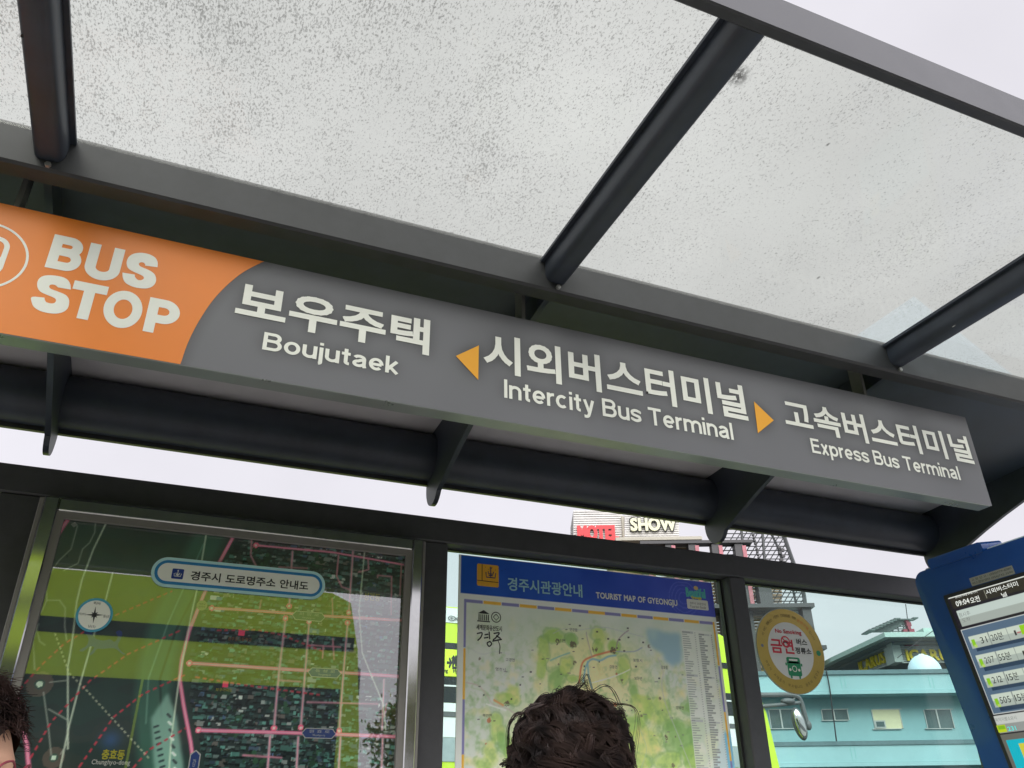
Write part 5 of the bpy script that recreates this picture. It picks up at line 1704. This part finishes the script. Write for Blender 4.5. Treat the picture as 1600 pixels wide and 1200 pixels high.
MB().prism(inset(.75, -th_*.78-.004), (0, 0, -th_*.30)).build("soffit", M_SOFF, mo)
base_z = pc.hit(1381, 1060)[1]
wall = inset(1.35, 0)
wz = pc.hit(1400, 1008)[1]
MB().prism([np.array([p[0], p[1], .0]) for p in inset(1.35, 0)], (0, 0, base_z-.2)).build("wall", mat("stucco_wall", (0.30, 0.32, 0.28), 0.8, var=0.15), mo)
PF = Plane(HD*(ID+1.2), RH, (0, 0, 1))
x0 = PF.hit(1401, 1020)[0]; x1 = PF.hit(1640, 1020)[0]
rib = MB()
z0_, z1_ = PF.hit(1410, 1036)[1], PF.hit(1410, 1003)[1]
n_ = 12
for k in range(n_):
    z = z0_+(z1_-z0_)*k/n_
    rib.box((x0, ID+1.2, z), (x1, ID+1.3, z+(z1_-z0_)/n_*.72), AX, (0, 0, 0))
rib.build("front_cladding", M_CLAD, mo)
UL = -dl
PLf = Plane(cor-nl*1.15+np.array([0, 0, -cor[2]]), UL, (0, 0, 1))
rib = MB()
ua, ub = PLf.hit(1341, 1040)[0], PLf.hit(1394, 1020)[0]
zl0, zl1 = PLf.hit(1390, 1038)[1], PLf.hit(1388, 1008)[1]
axl = np.array([UL, PLf.N*-1, [0, 0, 1]])
for k in range(10):
    z = zl0+(zl1-zl0)*k/10
    rib.box((ua, .002, z), (ub, .1, z+(zl1-zl0)/10*.7), axl, PLf.O)
rib.build("side_cladding", M_CLAD, mo)
rib = MB(); pcol = PF.off(.15)
c0 = PF.hit(1392, 1020)[0]; c1 = PF.hit(1405, 1020)[0]
rib.box((c0, ID+.95, PF.hit(1398, 1036)[1]), (c1, ID+1.9, PF.hit(1398, 1003)[1]), AX, (0, 0, 0)); rib.build("corner_pier", mat("pale_pier", (0.33, 0.40, 0.37), 0.6), mo)
def sign3(pl, t, L, R, B, T, bold, m, par, depth=.08, h=.02):
    u0, u1, v0, v1 = px_box(pl, L, R, B, T)
    b = bold*(v1-v0)
    q, f, hh = thicken(*fit(t, u0+b, u1-b, v0+b, v1-b), b)
    mb = MB(); glay(mb, pl, q, f, hh*60, h+depth)
    # returns of the letters
    q0, f0 = fit(t, u0, u1, v0, v1)
    cnt = {}
    for p in f0:
        for a, c in zip(p, p[1:]+p[:1]):
            k = (min(a, c), max(a, c)); cnt[k] = cnt.get(k, 0)+1
    for (a, c), n in cnt.items():
        if n == 1: mb.quad(pl.at(*q0[a], h), pl.at(*q0[c], h), pl.at(*q0[c], h+depth), pl.at(*q0[a], h+depth))
    return mb.build("sign_letters", m, par)
sign3(PF, "ICARUS", (1415, 1025), (1492, 1025), (1420, 1033), (1420, 1015.5), .05, M_YSIGN, mo)
sign3(PLf, "ICARUS", (1343, 1035), (1384.5, 1028), (1378, 1038.5), (1378, 1017), .02, M_YSIGN, mo)
rb = MB(); bgbox(rb, 1415, 1006, 1436, 1008.5, ID+1.0, ID+1.15); rb.build("red_trim", M_REDP, mo)
# stepped wing ornament and red mast letters
wg = MB()
dW = ID+2.5
for k in range(8):
    xl = 1359+k*5.6; yt = 982.5-k*2.45
    bgbox(wg, xl, yt, xl+9, yt+1.8, dW-.5, dW+.6)
    xr = 1419-k*1.2
    bgbox(wg, xl+5+k*.4, yt+1.9, min(xr, xl+34-k*1.5), yt+4.4, dW-.1, dW+.1)
for k in range(5):
    bgbox(wg, 1376+k*9, 980-k*2.2, 1377.2+k*9, 988, dW-.05, dW+.05)
for k in range(4):
    bgbox(wg, 1374+k*4, 985.5-k*3.6, 1419, 986.7-k*3.6, dW-.04, dW+.04)
bgbox(wg, 1404, 966.5, 1421, 968, dW-.3, dW+.3); bgbox(wg, 1421.5, 966.5, 1427, 968.6, dW-.3, dW+.3); bgbox(wg, 1427, 964.2, 1435, 966, dW-.3, dW+.3)
wg.build("wing_ornament", mat("weathered_metal", (0.09, 0.12, 0.115), 0.6, var=0.25), mo)
wg = MB()
for x0, y0, x1, y1 in ((1415, 966.5, 1419.5, 972), (1417, 972, 1424, 978), (1419, 978, 1423.5, 983), (1421, 982.5, 1429, 987.5), (1412, 983, 1418, 987)):
    bgbox(wg, x0, y0, x1, y1, dW-.2, dW+.1)
wg.build("mast_letters", M_REDP, mo)
wg = MB(); pl = DP(dW); wg.tube([pl.at(*pl.hit(1418, 968)), pl.at(*pl.hit(1415, 944))], .02, 5); wg.build("antenna", M_RUBBER, mo)
tpart("roof_box", M_EAVE, 1443, 981, 1480, 987.5, ID+3, ID+5, mo)
wires = MB(); pl = DP(30)
wires.tube([pl.at(*pl.hit(*p)) for p in _smooth([(1402, 1028), (1430, 1006), (1460, 984), (1520, 940)], 5)], .012, 5)
wr = wires.build("overhead_wire", M_RUBBER); tag(wr, "thin black overhead wire slanting up across the yellow-lettered motel", "wire")

# ================================================================== show motel tower
SD = 46.0
sm_ = thing("motel_tower", tuple(HD*50+RH*7), "motel tower with corrugated cream panels, MOTEL and SHOW letters and a curved wire cage", "building")
M_CORR = mat("corrugated_cream", (0.62, 0.61, 0.57), 0.5, var=0.12, scale=2)
M_TAN = mat("tan_ledge", (0.42, 0.40, 0.32), 0.6, var=0.1)
M_DKB = mat("dark_bronze_beam", (0.055, 0.055, 0.055), 0.5, var=0.15)
M_PINK = mat("faded_pink_sign", (0.42, 0.15, 0.17), 0.5, var=0.3, scale=3)
M_WOOD = mat("brown_slat", (0.36, 0.24, 0.14), 0.6, var=0.2, scale=1.5)
M_MESH = mat("dark_wire", (0.05, 0.055, 0.055), 0.5)
def spart(name, m, boxes, bev=0.0):
    mb = MB()
    for b in boxes: bgbox(mb, *b, bev)
    return mb.build(name, m, sm_)
cor_ = MB(); n_ = 15
for k in range(n_):
    y = 797+k*3.55
    bgbox(cor_, 896, y, 972, y+2.5, SD, SD+3); bgbox(cor_, 895.5, y+2.5, 972, y+3.55, SD+.10, SD+3)
cor_.build("corrugated_panel", M_CORR, sm_)
cor_ = MB()
for k in range(11):
    y = 804+k*3.4
    bgbox(cor_, 976, y, 1061, y+2.4, SD-.6, SD+3); bgbox(cor_, 976, y+2.4, 1060.5, y+3.4, SD-.5, SD+3)
cor_.build("corrugated_panel", M_CORR, sm_)
spart("panel_edge", M_TAN, [(972.3, 806, 976, 840, SD-.3, SD+2.8)])
pl1, pl2 = DP(SD-.02), DP(SD-.62)
sign3(pl1, "MOTEL", (902, 840), (967, 840), (935, 846), (935, 821.5), .07, mat("red_sign_letter", (0.62, 0.03, 0.035), 0.45, var=0.06), sm_, .12)
M_CREAML = mat("cream_sign_letter", (0.66, 0.66, 0.46), 0.5, var=0.05)
sign3(DP(SD-.60), "SHOW", (983, 820), (1058, 822), (1020, 831.8), (1020, 808.2), .085, M_RUBBER, sm_, .05)
sign3(DP(SD-.70), "SHOW", (984.5, 820), (1056.5, 822), (1020, 830.2), (1020, 809.6), .055, M_CREAML, sm_, .08)
spart("ledge", M_TAN, [(962, 838.6, 1097, 843.5, SD-1.4, SD+3)])
spart("wall", M_WOOD, [(962, 845, 1030, 1060, SD, SD+3)])
spart("roof_beam", M_DKB, [(1000, 844, 1176, 848.5, SD-1.6, SD-.9), (1090, 844, 1176, 847.6, SD+1.5, SD+2.2)])
for x in (1010, 1049.5, 1087, 1124.5, 1162):
    c = spart("column", M_DKB, [(x, 848.8, x+13, 1050, SD-1.5, SD-.9)])
    mb = MB(); bgbox(mb, x+4.5, 852, x+10.5, 946, SD-1.56, SD-1.502); mb.build("pink_strip", M_PINK, c)
slt = []
for k in range(30):
    y = 851+k*4.7
    if y < 880: slt.append((1030, y, 1088, y+2.4, SD-.6, SD-.5))
    slt.append((1030, 900+k*4.85, 1222, 900+k*4.85+3.5, SD-.6, SD-.5))
spart("slat_screen", M_WOOD, slt)
spart("mid_ledge", M_DKB, [(1110, 943, 1273, 949, SD-2.2, SD+1), (1110, 953, 1255, 955.5, SD-1.4, SD)])
spart("column", M_DKB, [(1262, 949.5, 1276, 1050, SD-2.0, SD-1.3)])
spart("column", M_DKB, [(1186, 905, 1206, 944, SD-1.9, SD-1.2)])
spart("low_ledge", M_DKB, [(1262, 1008, 1292, 1014, SD-2.2, SD)])
spart("ochre_wall", mat("ochre_wall", (0.50, 0.38, 0.16), 0.7), [(1130, 1012, 1262, 1075, SD-.4, SD+2)])
# curved wire cage
cg = MB(); pl = DP(SD-1.0)
def cpt(x, y, d=0.0): 
    q = pl.hit(x, y); return pl.at(q[0], q[1], d)
rim = _smooth([(1196, 800), (1212, 815), (1224, 836), (1232, 858), (1240, 880), (1250, 905), (1256, 930), (1258, 945)], 5)
cg.tube([cpt(*p) for p in rim], .11, 6)
cg.tube([cpt(*p, -1.5) for p in rim], .07, 6)
rx = np.array(rim)
def rimx(y): return float(np.interp(y, rx[:, 1], rx[:, 0]))
for x0, x1 in ((1157, 1170), (1190, 1200)):
    cg.tube([cpt(x0, 815), cpt(x0+(x1-x0)*.5, 880), cpt(x1+4, 944)], .075, 6)
for k in range(20):
    y = 814+k*6.6
    cg.tube([cpt(1128, y), cpt(rimx(y), y)], .030, 4)
for k in range(26):
    x = 1080+k*9
    p, q = (x, 944), (x+76, 820)
    t = 1.0
    for s_ in np.linspace(0, 1, 30):
        xx, yy = p[0]+(q[0]-p[0])*s_, p[1]+(q[1]-p[1])*s_
        if xx > rimx(yy): t = s_; break
    if t > .04: cg.tube([cpt(*p, -.2), cpt(p[0]+(q[0]-p[0])*t, p[1]+(q[1]-p[1])*t, -.2)], .026, 4)
cg.build("wire_cage", M_MESH, sm_)
lt = MB()
for k in range(24):
    x = 1176+k*1.1; y = 834+k*4.4
    bgbox(lt, x, y, x+3, y+2.6, SD-1.3, SD-1.1)
for x, y in ((1216, 853), (1221, 857), (1217, 861), (1222, 866), (1219, 872), (1223, 876)):
    bgbox(lt, x, y, x+5, y+4, SD-1.3, SD-1.1)
lt.build("cage_lamps", M_DKB, sm_)

# ================================================================== street tree behind the camera
def tree(x, y, hgt, name_label, seed):
    r = np.random.default_rng(seed)
    t = thing("street_tree", (x, y, -.14), name_label, "tree")
    tr = MB(); lv = []
    def grow(p, d, L, rad, lev):
        n = 5
        pts = [p]
        for i in range(n):
            d = d+r.normal(0, .13, 3); d[2] += .05; d /= np.linalg.norm(d)
            pts.append(pts[-1]+d*L/n)
        tr.tube(pts, np.linspace(rad, rad*.6, n+1), 7 if lev < 2 else 4)
        if lev >= 2: lv.extend(pts[2:])
        if lev == 4: return
        for k in range(3 if lev else 4):
            a = r.uniform(0, 2*math.pi); s = r.uniform(.5, .9)
            o = np.array([math.cos(a)*s, math.sin(a)*s, .55])
            nd = d*.6+o; nd /= np.linalg.norm(nd)
            grow(pts[-1-(k % 2)], nd, L*r.uniform(.6, .75), rad*.55, lev+1)
    grow(np.array([x, y, -.14]), np.array([0, 0, 1.0]), hgt*.34, .15, 0)
    tr.build("trunk", mat("tree_bark", (0.10, 0.085, 0.07), 0.9, var=0.3), t, True)
    lv = np.array(lv)
    n = 6500
    c = lv[r.integers(0, len(lv), n)]+r.normal(0, .20, (n, 3))
    a = r.normal(size=(n, 3)); a /= np.linalg.norm(a, axis=1)[:, None]
    b = np.cross(a, r.normal(size=(n, 3))); b /= np.linalg.norm(b, axis=1)[:, None]
    s = r.uniform(.04, .085, (n, 1))
    v = np.stack([c-a*s, c+b*s*.55, c+a*s, c-b*s*.55], 1).reshape(-1, 3)
    m = MB(); m.add(v, [(4*i, 4*i+1, 4*i+2, 4*i+3) for i in range(n)])
    m.build("crown", bpy.data.materials.get("spring_leaves") or mat("spring_leaves", (0.17, 0.18, 0.03), 0.6, var=0.35, scale=1.2), t)
q = YP(2*2.455+11.0).hit(606, 1100)
tree(q[0]+.2, -11.0, 5.4, "spring tree across the road, mirrored at the right edge of the street map", 3)
q = YP(2*2.455+12.5).hit(640, 1150)
tree(q[0]+3.4, -12.6, 5.0, "spring tree standing farther along the opposite kerb, to the right", 8)

# ================================================================== people
def skin_body(chains, name):
    """one continuous surface grown around joints: chains of (point, radius)"""
    pts, rad, edges, idx = [], [], [], {}
    def vid(p, r):
        k = tuple(np.round(p, 4))
        if k not in idx:
            idx[k] = len(pts); pts.append(k); rad.append(r)
        return idx[k]
    for ch in chains:
        ids = [vid(np.array(p, float), r) for p, r in ch]
        edges += list(zip(ids[:-1], ids[1:]))
    me = bpy.data.meshes.new(name)
    me.from_pydata(pts, edges, [])
    o = bpy.data.objects.new(name, me)
    C.objects.link(o)
    md = o.modifiers.new("skin", 'SKIN')
    for v, r in zip(me.skin_vertices[0].data, rad):
        v.radius = r if isinstance(r, tuple) else (r, r)
    me.skin_vertices[0].data[0].use_root = True
    md.use_smooth_shade = True
    sub = o.modifiers.new("sub", 'SUBSURF'); sub.levels = 2; sub.render_levels = 2
    dg = bpy.context.evaluated_depsgraph_get()
    e = o.evaluated_get(dg)
    m2 = e.to_mesh()
    v = np.array([x.co[:] for x in m2.vertices]); f = [tuple(p.vertices) for p in m2.polygons]
    e.to_mesh_clear()
    bpy.data.objects.remove(o); bpy.data.meshes.remove(me)
    return v, f

def head_surface():
    """head with brow, nose, lips, chin; +y is forward, origin at the head's middle"""
    nu, nv = 56, 44
    vv = []
    for i in range(nv+1):
        th = math.pi*i/nv
        for j in range(nu):
            ph = 2*math.pi*j/nu
            d = np.array([math.sin(th)*math.cos(ph), math.sin(th)*math.sin(ph), math.cos(th)])
            p = d*np.array([.074, .094, .114])
            z = p[2]
            if z < 0:
                k = -z/.114
                p[0] *= 1-.30*k**1.6
                if p[1] < 0: p[1] *= 1-.38*k**1.4
                else: p[1] *= 1+.04*k
            if d[1] > 0:
                x = p[0]
                def g(cx, cz, sx, sz): return math.exp(-((x-cx)/sx)**2-((z-cz)/sz)**2)
                p[1] += .020*g(0, -.026, .010, .018)+.010*g(0, -.006, .007, .016)-.010*(g(.031, .004, .015, .010)+g(-.031, .004, .015, .010))
                p[1] += .004*g(0, .022, .05, .010)+.007*g(0, -.058, .020, .007)+.006*g(0, -.069, .017, .006)+.008*g(0, -.095, .022, .014)-.003*g(0, -.079, .02, .005)
                p[1] += .004*(g(.042, -.028, .02, .02)+g(-.042, -.028, .02, .02))
            vv.append(p)
    f = [(i*nu+j, (i+1)*nu+j, (i+1)*nu+(j+1) % nu, i*nu+(j+1) % nu) for i in range(nv) for j in range(nu)]
    return np.array(vv), f

def person(label, hc, face_dir, cloth_col, trouser_col):
    """standing figure; hc is the middle of the head"""
    hc = np.array(hc, float)
    t = thing("person", (hc[0], hc[1], 0), label, "person")
    fd = np.array([face_dir[0], face_dir[1], 0]); fd /= np.linalg.norm(fd)
    rt = np.array([fd[1], -fd[0], 0])
    R = np.stack([rt, fd, np.array([0, 0, 1.0])], 1)
    W = lambda a, b, z: np.array([hc[0], hc[1], 0])+rt*a+fd*b+np.array([0, 0, z])
    zs = hc[2]-.235                      # shoulder height
    zh = zs*.60                          # hips
    hips = W(0, -.02, zh)
    ch = [[(hips, .115), (W(0, -.02, zh+.14), .105), (W(0, -.03, zh+.28), .125), (W(0, -.03, zs-.05), .105), (W(0, -.025, zs+.03), .062), (W(0, -.012, hc[2]-.10), .052), (W(0, 0, hc[2]-.03), .05)]]
    hands = []
    for s in (-1, 1):
        sh_, el, wr_ = W(s*.165, -.03, zs-.02), W(s*.215, -.045, zs-.27), W(s*.215, .03, zs-.49)
        ch.append([(W(0, -.03, zs-.05), .105), (sh_, .055), (el, .042), (wr_, .028), (W(s*.212, .045, zs-.53), (.036, .018)), (W(s*.210, .055, zs-.575), (.036, .015))])
        for k in range(4):
            b0 = W(s*.210, .031+.016*k, zs-.585)
            L = (.060, .072, .076, .066)[3-k]
            ch.append([(W(s*.210, .055, zs-.575), (.036, .015)), (b0, .0085), (b0+np.array([0, 0, -L*.55])-rt*s*.006, .008), (b0+np.array([0, 0, -L])-rt*s*.020, .0065)])
        tb_ = W(s*.205, .075, zs-.545)
        ch.append([(W(s*.212, .045, zs-.53), (.036, .018)), (tb_, .011), (tb_+fd*.018+np.array([0, 0, -.03]), .0095), (tb_+fd*.022+np.array([0, 0, -.058]), .0075)])
        hp, kn, ak = W(s*.085, -.02, zh-.06), W(s*.088, .005, zh*.54), W(s*.088, -.03, .085)
        ch.append([(hips, .115), (hp, .085), (kn, .056), (ak, .036), (W(s*.09, .04, .045), (.038, .03)), (W(s*.095, .13, .032), (.038, .022))])
    v, f = skin_body(ch, "figure")
    hv, hf = head_surface()
    mb = MB(); mb.add(v, f); mb.add(hv@R.T+hc, hf)
    for s in (-1, 1):
        mb.ball(hc+R@np.array([s*.075, -.010, -.008]), (.009, .019, .030), 14, 10, R)
    body = mb.build("body", M_SKIN, t, True)
    for s in (-1, 1):
        ey = MB(); ey.ball(hc+R@np.array([s*.031, .078, .004]), .0115, 16, 10); e_ = ey.build("eye", mat("eye_white", (0.7, 0.68, 0.65), 0.2) if "eye_white" not in bpy.data.materials else bpy.data.materials["eye_white"], t, True)
        ey = MB(); ey.ball(hc+R@np.array([s*.031, .0865, .004]), .0052, 12, 8); ey.build("iris", M_INKBLACK, e_, True)
    up = [[(W(0, -.02, zh-.05), .135), (W(0, -.02, zh+.14), .128), (W(0, -.03, zh+.28), .145), (W(0, -.03, zs-.05), .122), (W(0, -.025, zs+.015), .080)]]
    for s in (-1, 1):
        up.append([(W(0, -.03, zs-.05), .122), (W(s*.165, -.03, zs-.02), .074), (W(s*.215, -.045, zs-.27), .060), (W(s*.215, .028, zs-.475), .045)])
    v, f = skin_body(up, "jacket"); mb = MB(); mb.add(v, f); mb.build("jacket", mat("jacket_cloth", cloth_col, 0.8, var=0.2, scale=30, bump=.3), t, True)
    lo = [[(W(0, -.02, zh+.02), .132), (hips, .128)]]
    for s in (-1, 1):
        lo.append([(hips, .128), (W(s*.085, -.02, zh-.06), .098), (W(s*.088, .005, zh*.54), .074), (W(s*.088, -.03, .075), .058)])
    v, f = skin_body(lo, "trousers"); mb = MB(); mb.add(v, f); mb.build("trousers", mat("trouser_cloth", trouser_col, 0.8, var=0.2, scale=30, bump=.3), t, True)
    for s in (-1, 1):
        v, f = skin_body([[(W(s*.088, -.045, .05), .050), (W(s*.09, .04, .046), (.050, .044)), (W(s*.095, .135, .036), (.048, .036))]], "shoe")
        mb = MB(); v[:, 2] = np.maximum(v[:, 2], .002); mb.add(v, f); mb.build("shoe", M_INKBLACK, t, True)
    return t, hc, R

def strand_mesh(mb, paths, r0, r1):
    """many thin three-sided locks at once; paths is n x k x 3"""
    P_ = np.asarray(paths); n, k, _ = P_.shape
    T = np.gradient(P_, axis=1); T /= np.linalg.norm(T, axis=2)[..., None]+1e-9
    ref = np.array([.3, .5, .81]); A = np.cross(T, ref); A /= np.linalg.norm(A, axis=2)[..., None]+1e-9
    B = np.cross(T, A)
    rad = np.linspace(r0, r1, k)[None, :, None]
    V = np.stack([P_+rad*(math.cos(a)*A+math.sin(a)*B) for a in (0, 2.094, 4.189)], 2).reshape(-1, 3)
    i, j = np.meshgrid(np.arange(n), np.arange(k-1), indexing='ij')
    base = (i*k+j)*3
    F = []
    for a in range(3):
        b = (a+1) % 3
        F.append(np.stack([base+a, base+b, base+3+b, base+3+a], -1).reshape(-1, 4))
    mb.add(V, [tuple(q) for q in np.vstack(F).tolist()])

def hair_mat(name, c0, c1):
    m, n, l, o = newmat(name)
    p = n.new("ShaderNodeBsdfPrincipled"); tcx = n.new("ShaderNodeTexCoord"); z = n.new("ShaderNodeTexNoise")
    z.inputs["Scale"].default_value = 22; z.inputs["Detail"].default_value = 4
    l.new(tcx.outputs["Object"], z.inputs["Vector"])
    r = n.new("ShaderNodeMapRange"); r.inputs["From Min"].default_value = .38; r.inputs["From Max"].default_value = .68
    l.new(z.outputs["Fac"], r.inputs["Value"])
    mx_ = n.new("ShaderNodeMix"); mx_.data_type = 'RGBA'
    mx_.inputs["A"].default_value = (*c0, 1); mx_.inputs["B"].default_value = (*c1, 1)
    l.new(r.outputs[0], mx_.inputs["Factor"]); l.new(mx_.outputs["Result"], p.inputs["Base Color"])
    p.inputs["Roughness"].default_value = .55; p.inputs["Specular IOR Level"].default_value = .22
    l.new(p.outputs[0], o.inputs[0])
    return m

# --- person with curly hair, back to the camera
t, hc, R = person("person with short dark curly hair standing before the tourist map, seen from behind", (.733, 1.45, .098+H), (.72, .69), (0.10, 0.05, 0.09), (0.03, 0.03, 0.04))
r = np.random.default_rng(21)
mb = MB()
nu, nv = 72, 40
FACE_Y = .30
cap = []
for i in range(nv+1):
    th = math.radians(150)*i/nv
    for j in range(nu):
        ph = 2*math.pi*j/nu
        fr = max(0, math.sin(ph))
        th2 = th*(1-.66*fr**.9)
        d = np.array([math.sin(th2)*math.cos(ph), math.sin(th2)*math.sin(ph), math.cos(th2)])
        k = 1+.03*math.sin(5*ph+3*th)*math.sin(6*th+2*ph)+.02*math.sin(9*ph-7*th)
        cap.append(np.array([.099*(1-.10*max(0, -d[2])), .112, .122])*d*k+np.array([0, -.014, .002]))
cap = np.array(cap)@R.T+hc
mb.add(cap, [(i*nu+j, (i+1)*nu+j, (i+1)*nu+(j+1) % nu, i*nu+(j+1) % nu) for i in range(nv) for j in range(nu)])
def locks(ng, per, out_lo, out_hi, Lr, amp, spread, r0, seed, top=False, lift=0.0, mess=.55):
    """wavy locks: each guide curve carries a sheaf of hairs that close towards the tip"""
    r = np.random.default_rng(seed)
    k = 12
    th = np.arccos(r.uniform(-.86, 1, ng)); ph = r.uniform(0, 2*math.pi, ng)
    if top: th = np.abs(r.normal(.1, .6, ng))
    d = np.stack([np.sin(th)*np.cos(ph), np.sin(th)*np.sin(ph), np.cos(th)], 1)
    d = d[~((d[:, 1] > .0) & (d[:, 2] < .58)) & ~((d[:, 1] > -.15) & (d[:, 2] < -.30))]; ng = len(d)
    whorl = np.array([-.15, -.45, .88])
    fl = d-whorl*(d@whorl)[:, None]
    fl = fl/(np.linalg.norm(fl, axis=1)[:, None]+1e-6)+np.array([0, 0, -.35])
    fl = fl-d*(fl*d).sum(1)[:, None]
    fl += np.cross(d, fl)*r.normal(.35, mess, (ng, 1))
    fl /= np.linalg.norm(fl, axis=1)[:, None]+1e-6
    s2 = np.cross(d, fl)
    base = d*np.array([.100, .112, .121])*r.uniform(out_lo, out_hi, (ng, 1))
    L = r.uniform(*Lr, (ng, 1))*(1-.75*np.clip(d[:, 1:2]*1.6, 0, 1)); A = r.uniform(*amp, (ng, 1)); w_ = r.uniform(4.0, 7.5, (ng, 1)); p0 = r.uniform(0, 6.28, (ng, 1)); cu = r.uniform(4.5, 8.0, (ng, 1))
    out_ = []
    for c in range(per):
        o1, o2 = r.normal(0, spread, (ng, 1)), r.normal(0, spread*.6, (ng, 1))
        lj = L*r.uniform(.8, 1.1, (ng, 1)); pj = p0+r.normal(0, .18, (ng, 1))
        P_ = []
        for q in np.linspace(0, 1, k):
            cl_ = 1-.55*q
            P_.append(base+fl*lj*q+s2*(A*np.sin(w_*q+pj)-A*np.sin(pj)+o1*cl_)+d*(.004+o2*cl_+A*.7*(np.cos(w_*q*1.1+pj)-np.cos(pj))*.7+lift*math.sin(math.pi*q)*L-(lj*q)**2*cu))
        out_.append(np.stack(P_, 1))
    return (np.concatenate(out_)+np.array([0, -.014, .002]))@R.T+hc
strand_mesh(mb, locks(480, 34, .985, 1.07, (.045, .085), (.006, .013), .0042, .0011, 1), .00075, .0003)
strand_mesh(mb, locks(170, 14, 1.04, 1.13, (.045, .08), (.009, .017), .0036, .0009, 2), .00065, .0003)
strand_mesh(mb, locks(110, 24, .99, 1.05, (.05, .08), (.006, .012), .0042, .0010, 8, True, 0.0, 2.2), .00075, .0003)
strand_mesh(mb, locks(160, 22, 1.0, 1.06, (.035, .065), (.006, .012), .0040, .0010, 12, False, 0.0, 2.5), .00075, .0003)
strand_mesh(mb, locks(22, 4, 1.03, 1.08, (.06, .10), (.010, .016), .0040, .0008, 5, True, .34), .0007, .0003)
mb.build("hair", hair_mat("curly_dark_hair", (0.013, 0.010, 0.010), (0.052, 0.033, 0.028)), t, True)

# --- person at the left edge, in profile, with glasses
t, hc, R = person("person with dark brown fringe and round glasses at the left edge, facing right", (-.240, 1.45, .080+H), (.97, -.24), (0.05, 0.06, 0.09), (0.04, 0.04, 0.05))
mb = MB()
cap = []
for i in range(nv+1):
    th = math.radians(125)*i/nv
    for j in range(nu):
        ph = 2*math.pi*j/nu
        fr = max(0, math.sin(ph))
        th2 = th*(1-.52*fr**1.2)
        d = np.array([math.sin(th2)*math.cos(ph), math.sin(th2)*math.sin(ph), math.cos(th2)])
        k = 1+.02*math.sin(13*ph+3*th)
        cap.append(np.array([.089, .106, .126])*d*k+np.array([0, -.004, .003]))
cap = np.array(cap)@R.T+hc
mb.add(cap, [(i*nu+j, (i+1)*nu+j, (i+1)*nu+(j+1) % nu, i*nu+(j+1) % nu) for i in range(nv) for j in range(nu)])
r = np.random.default_rng(33)
n = 3600
th = np.arccos(r.uniform(-.2, 1, n)); ph = r.uniform(0, 2*math.pi, n)
d = np.stack([np.sin(th)*np.cos(ph), np.sin(th)*np.sin(ph), np.cos(th)], 1)
d = d[~((d[:, 1] > .20) & (d[:, 2] < .60)) & ~((d[:, 1] > -.15) & (d[:, 2] < .25))]; n = len(d)
root = d*np.array([.089, .106, .126])*r.uniform(.99, 1.05, (n, 1))
fw = np.array([.25, 1.0, -.05])+r.normal(0, .22, (n, 3))
fl = fw-d*(fw*d).sum(1)[:, None]*.8
fl[:, 2] -= .25*np.clip(d[:, 1], 0, 1)
fl /= np.linalg.norm(fl, axis=1)[:, None]
L = r.uniform(.05, .10, (n, 1))*(1-.55*np.clip(d[:, 1:2]+.2, 0, 1)); wv = r.normal(0, .006, (n, 3))
P_ = np.stack([root+fl*L*q+wv*math.sin(q*4)-np.array([0, 0, 1])*(L*q)**2*(1.0+1.2*np.clip(d[:, 1:2], 0, 1)) for q in np.linspace(0, 1, 10)], 1)
P_ = (P_+np.array([0, -.004, .003]))@R.T+hc
strand_mesh(mb, P_, .0013, .0004)
mb.build("hair", hair_mat("straight_brown_hair", (0.016, 0.010, 0.009), (0.050, 0.028, 0.024)), t, True)
gl = MB()
for s in (-1, 1):
    a = np.linspace(0, 2*math.pi, 33)
    gl.tube([hc+R@np.array([s*.034+.024*math.cos(x), .108-.010*abs(math.cos(x))*(1 if s*math.cos(x) > 0 else .2), -.002+.021*math.sin(x)]) for x in a], .0016, 6, False)
    gl.tube([hc+R@np.array(p) for p in ((s*.058, .098, .004), (s*.076, .06, .006), (s*.079, 0, .004))], .0014, 6)
gl.tube([hc+R@np.array(p) for p in ((-.010, .108, .002), (0, .112, .005), (.010, .108, .002))], .0014, 6)
gl.build("glasses", M_REDP, t, True)
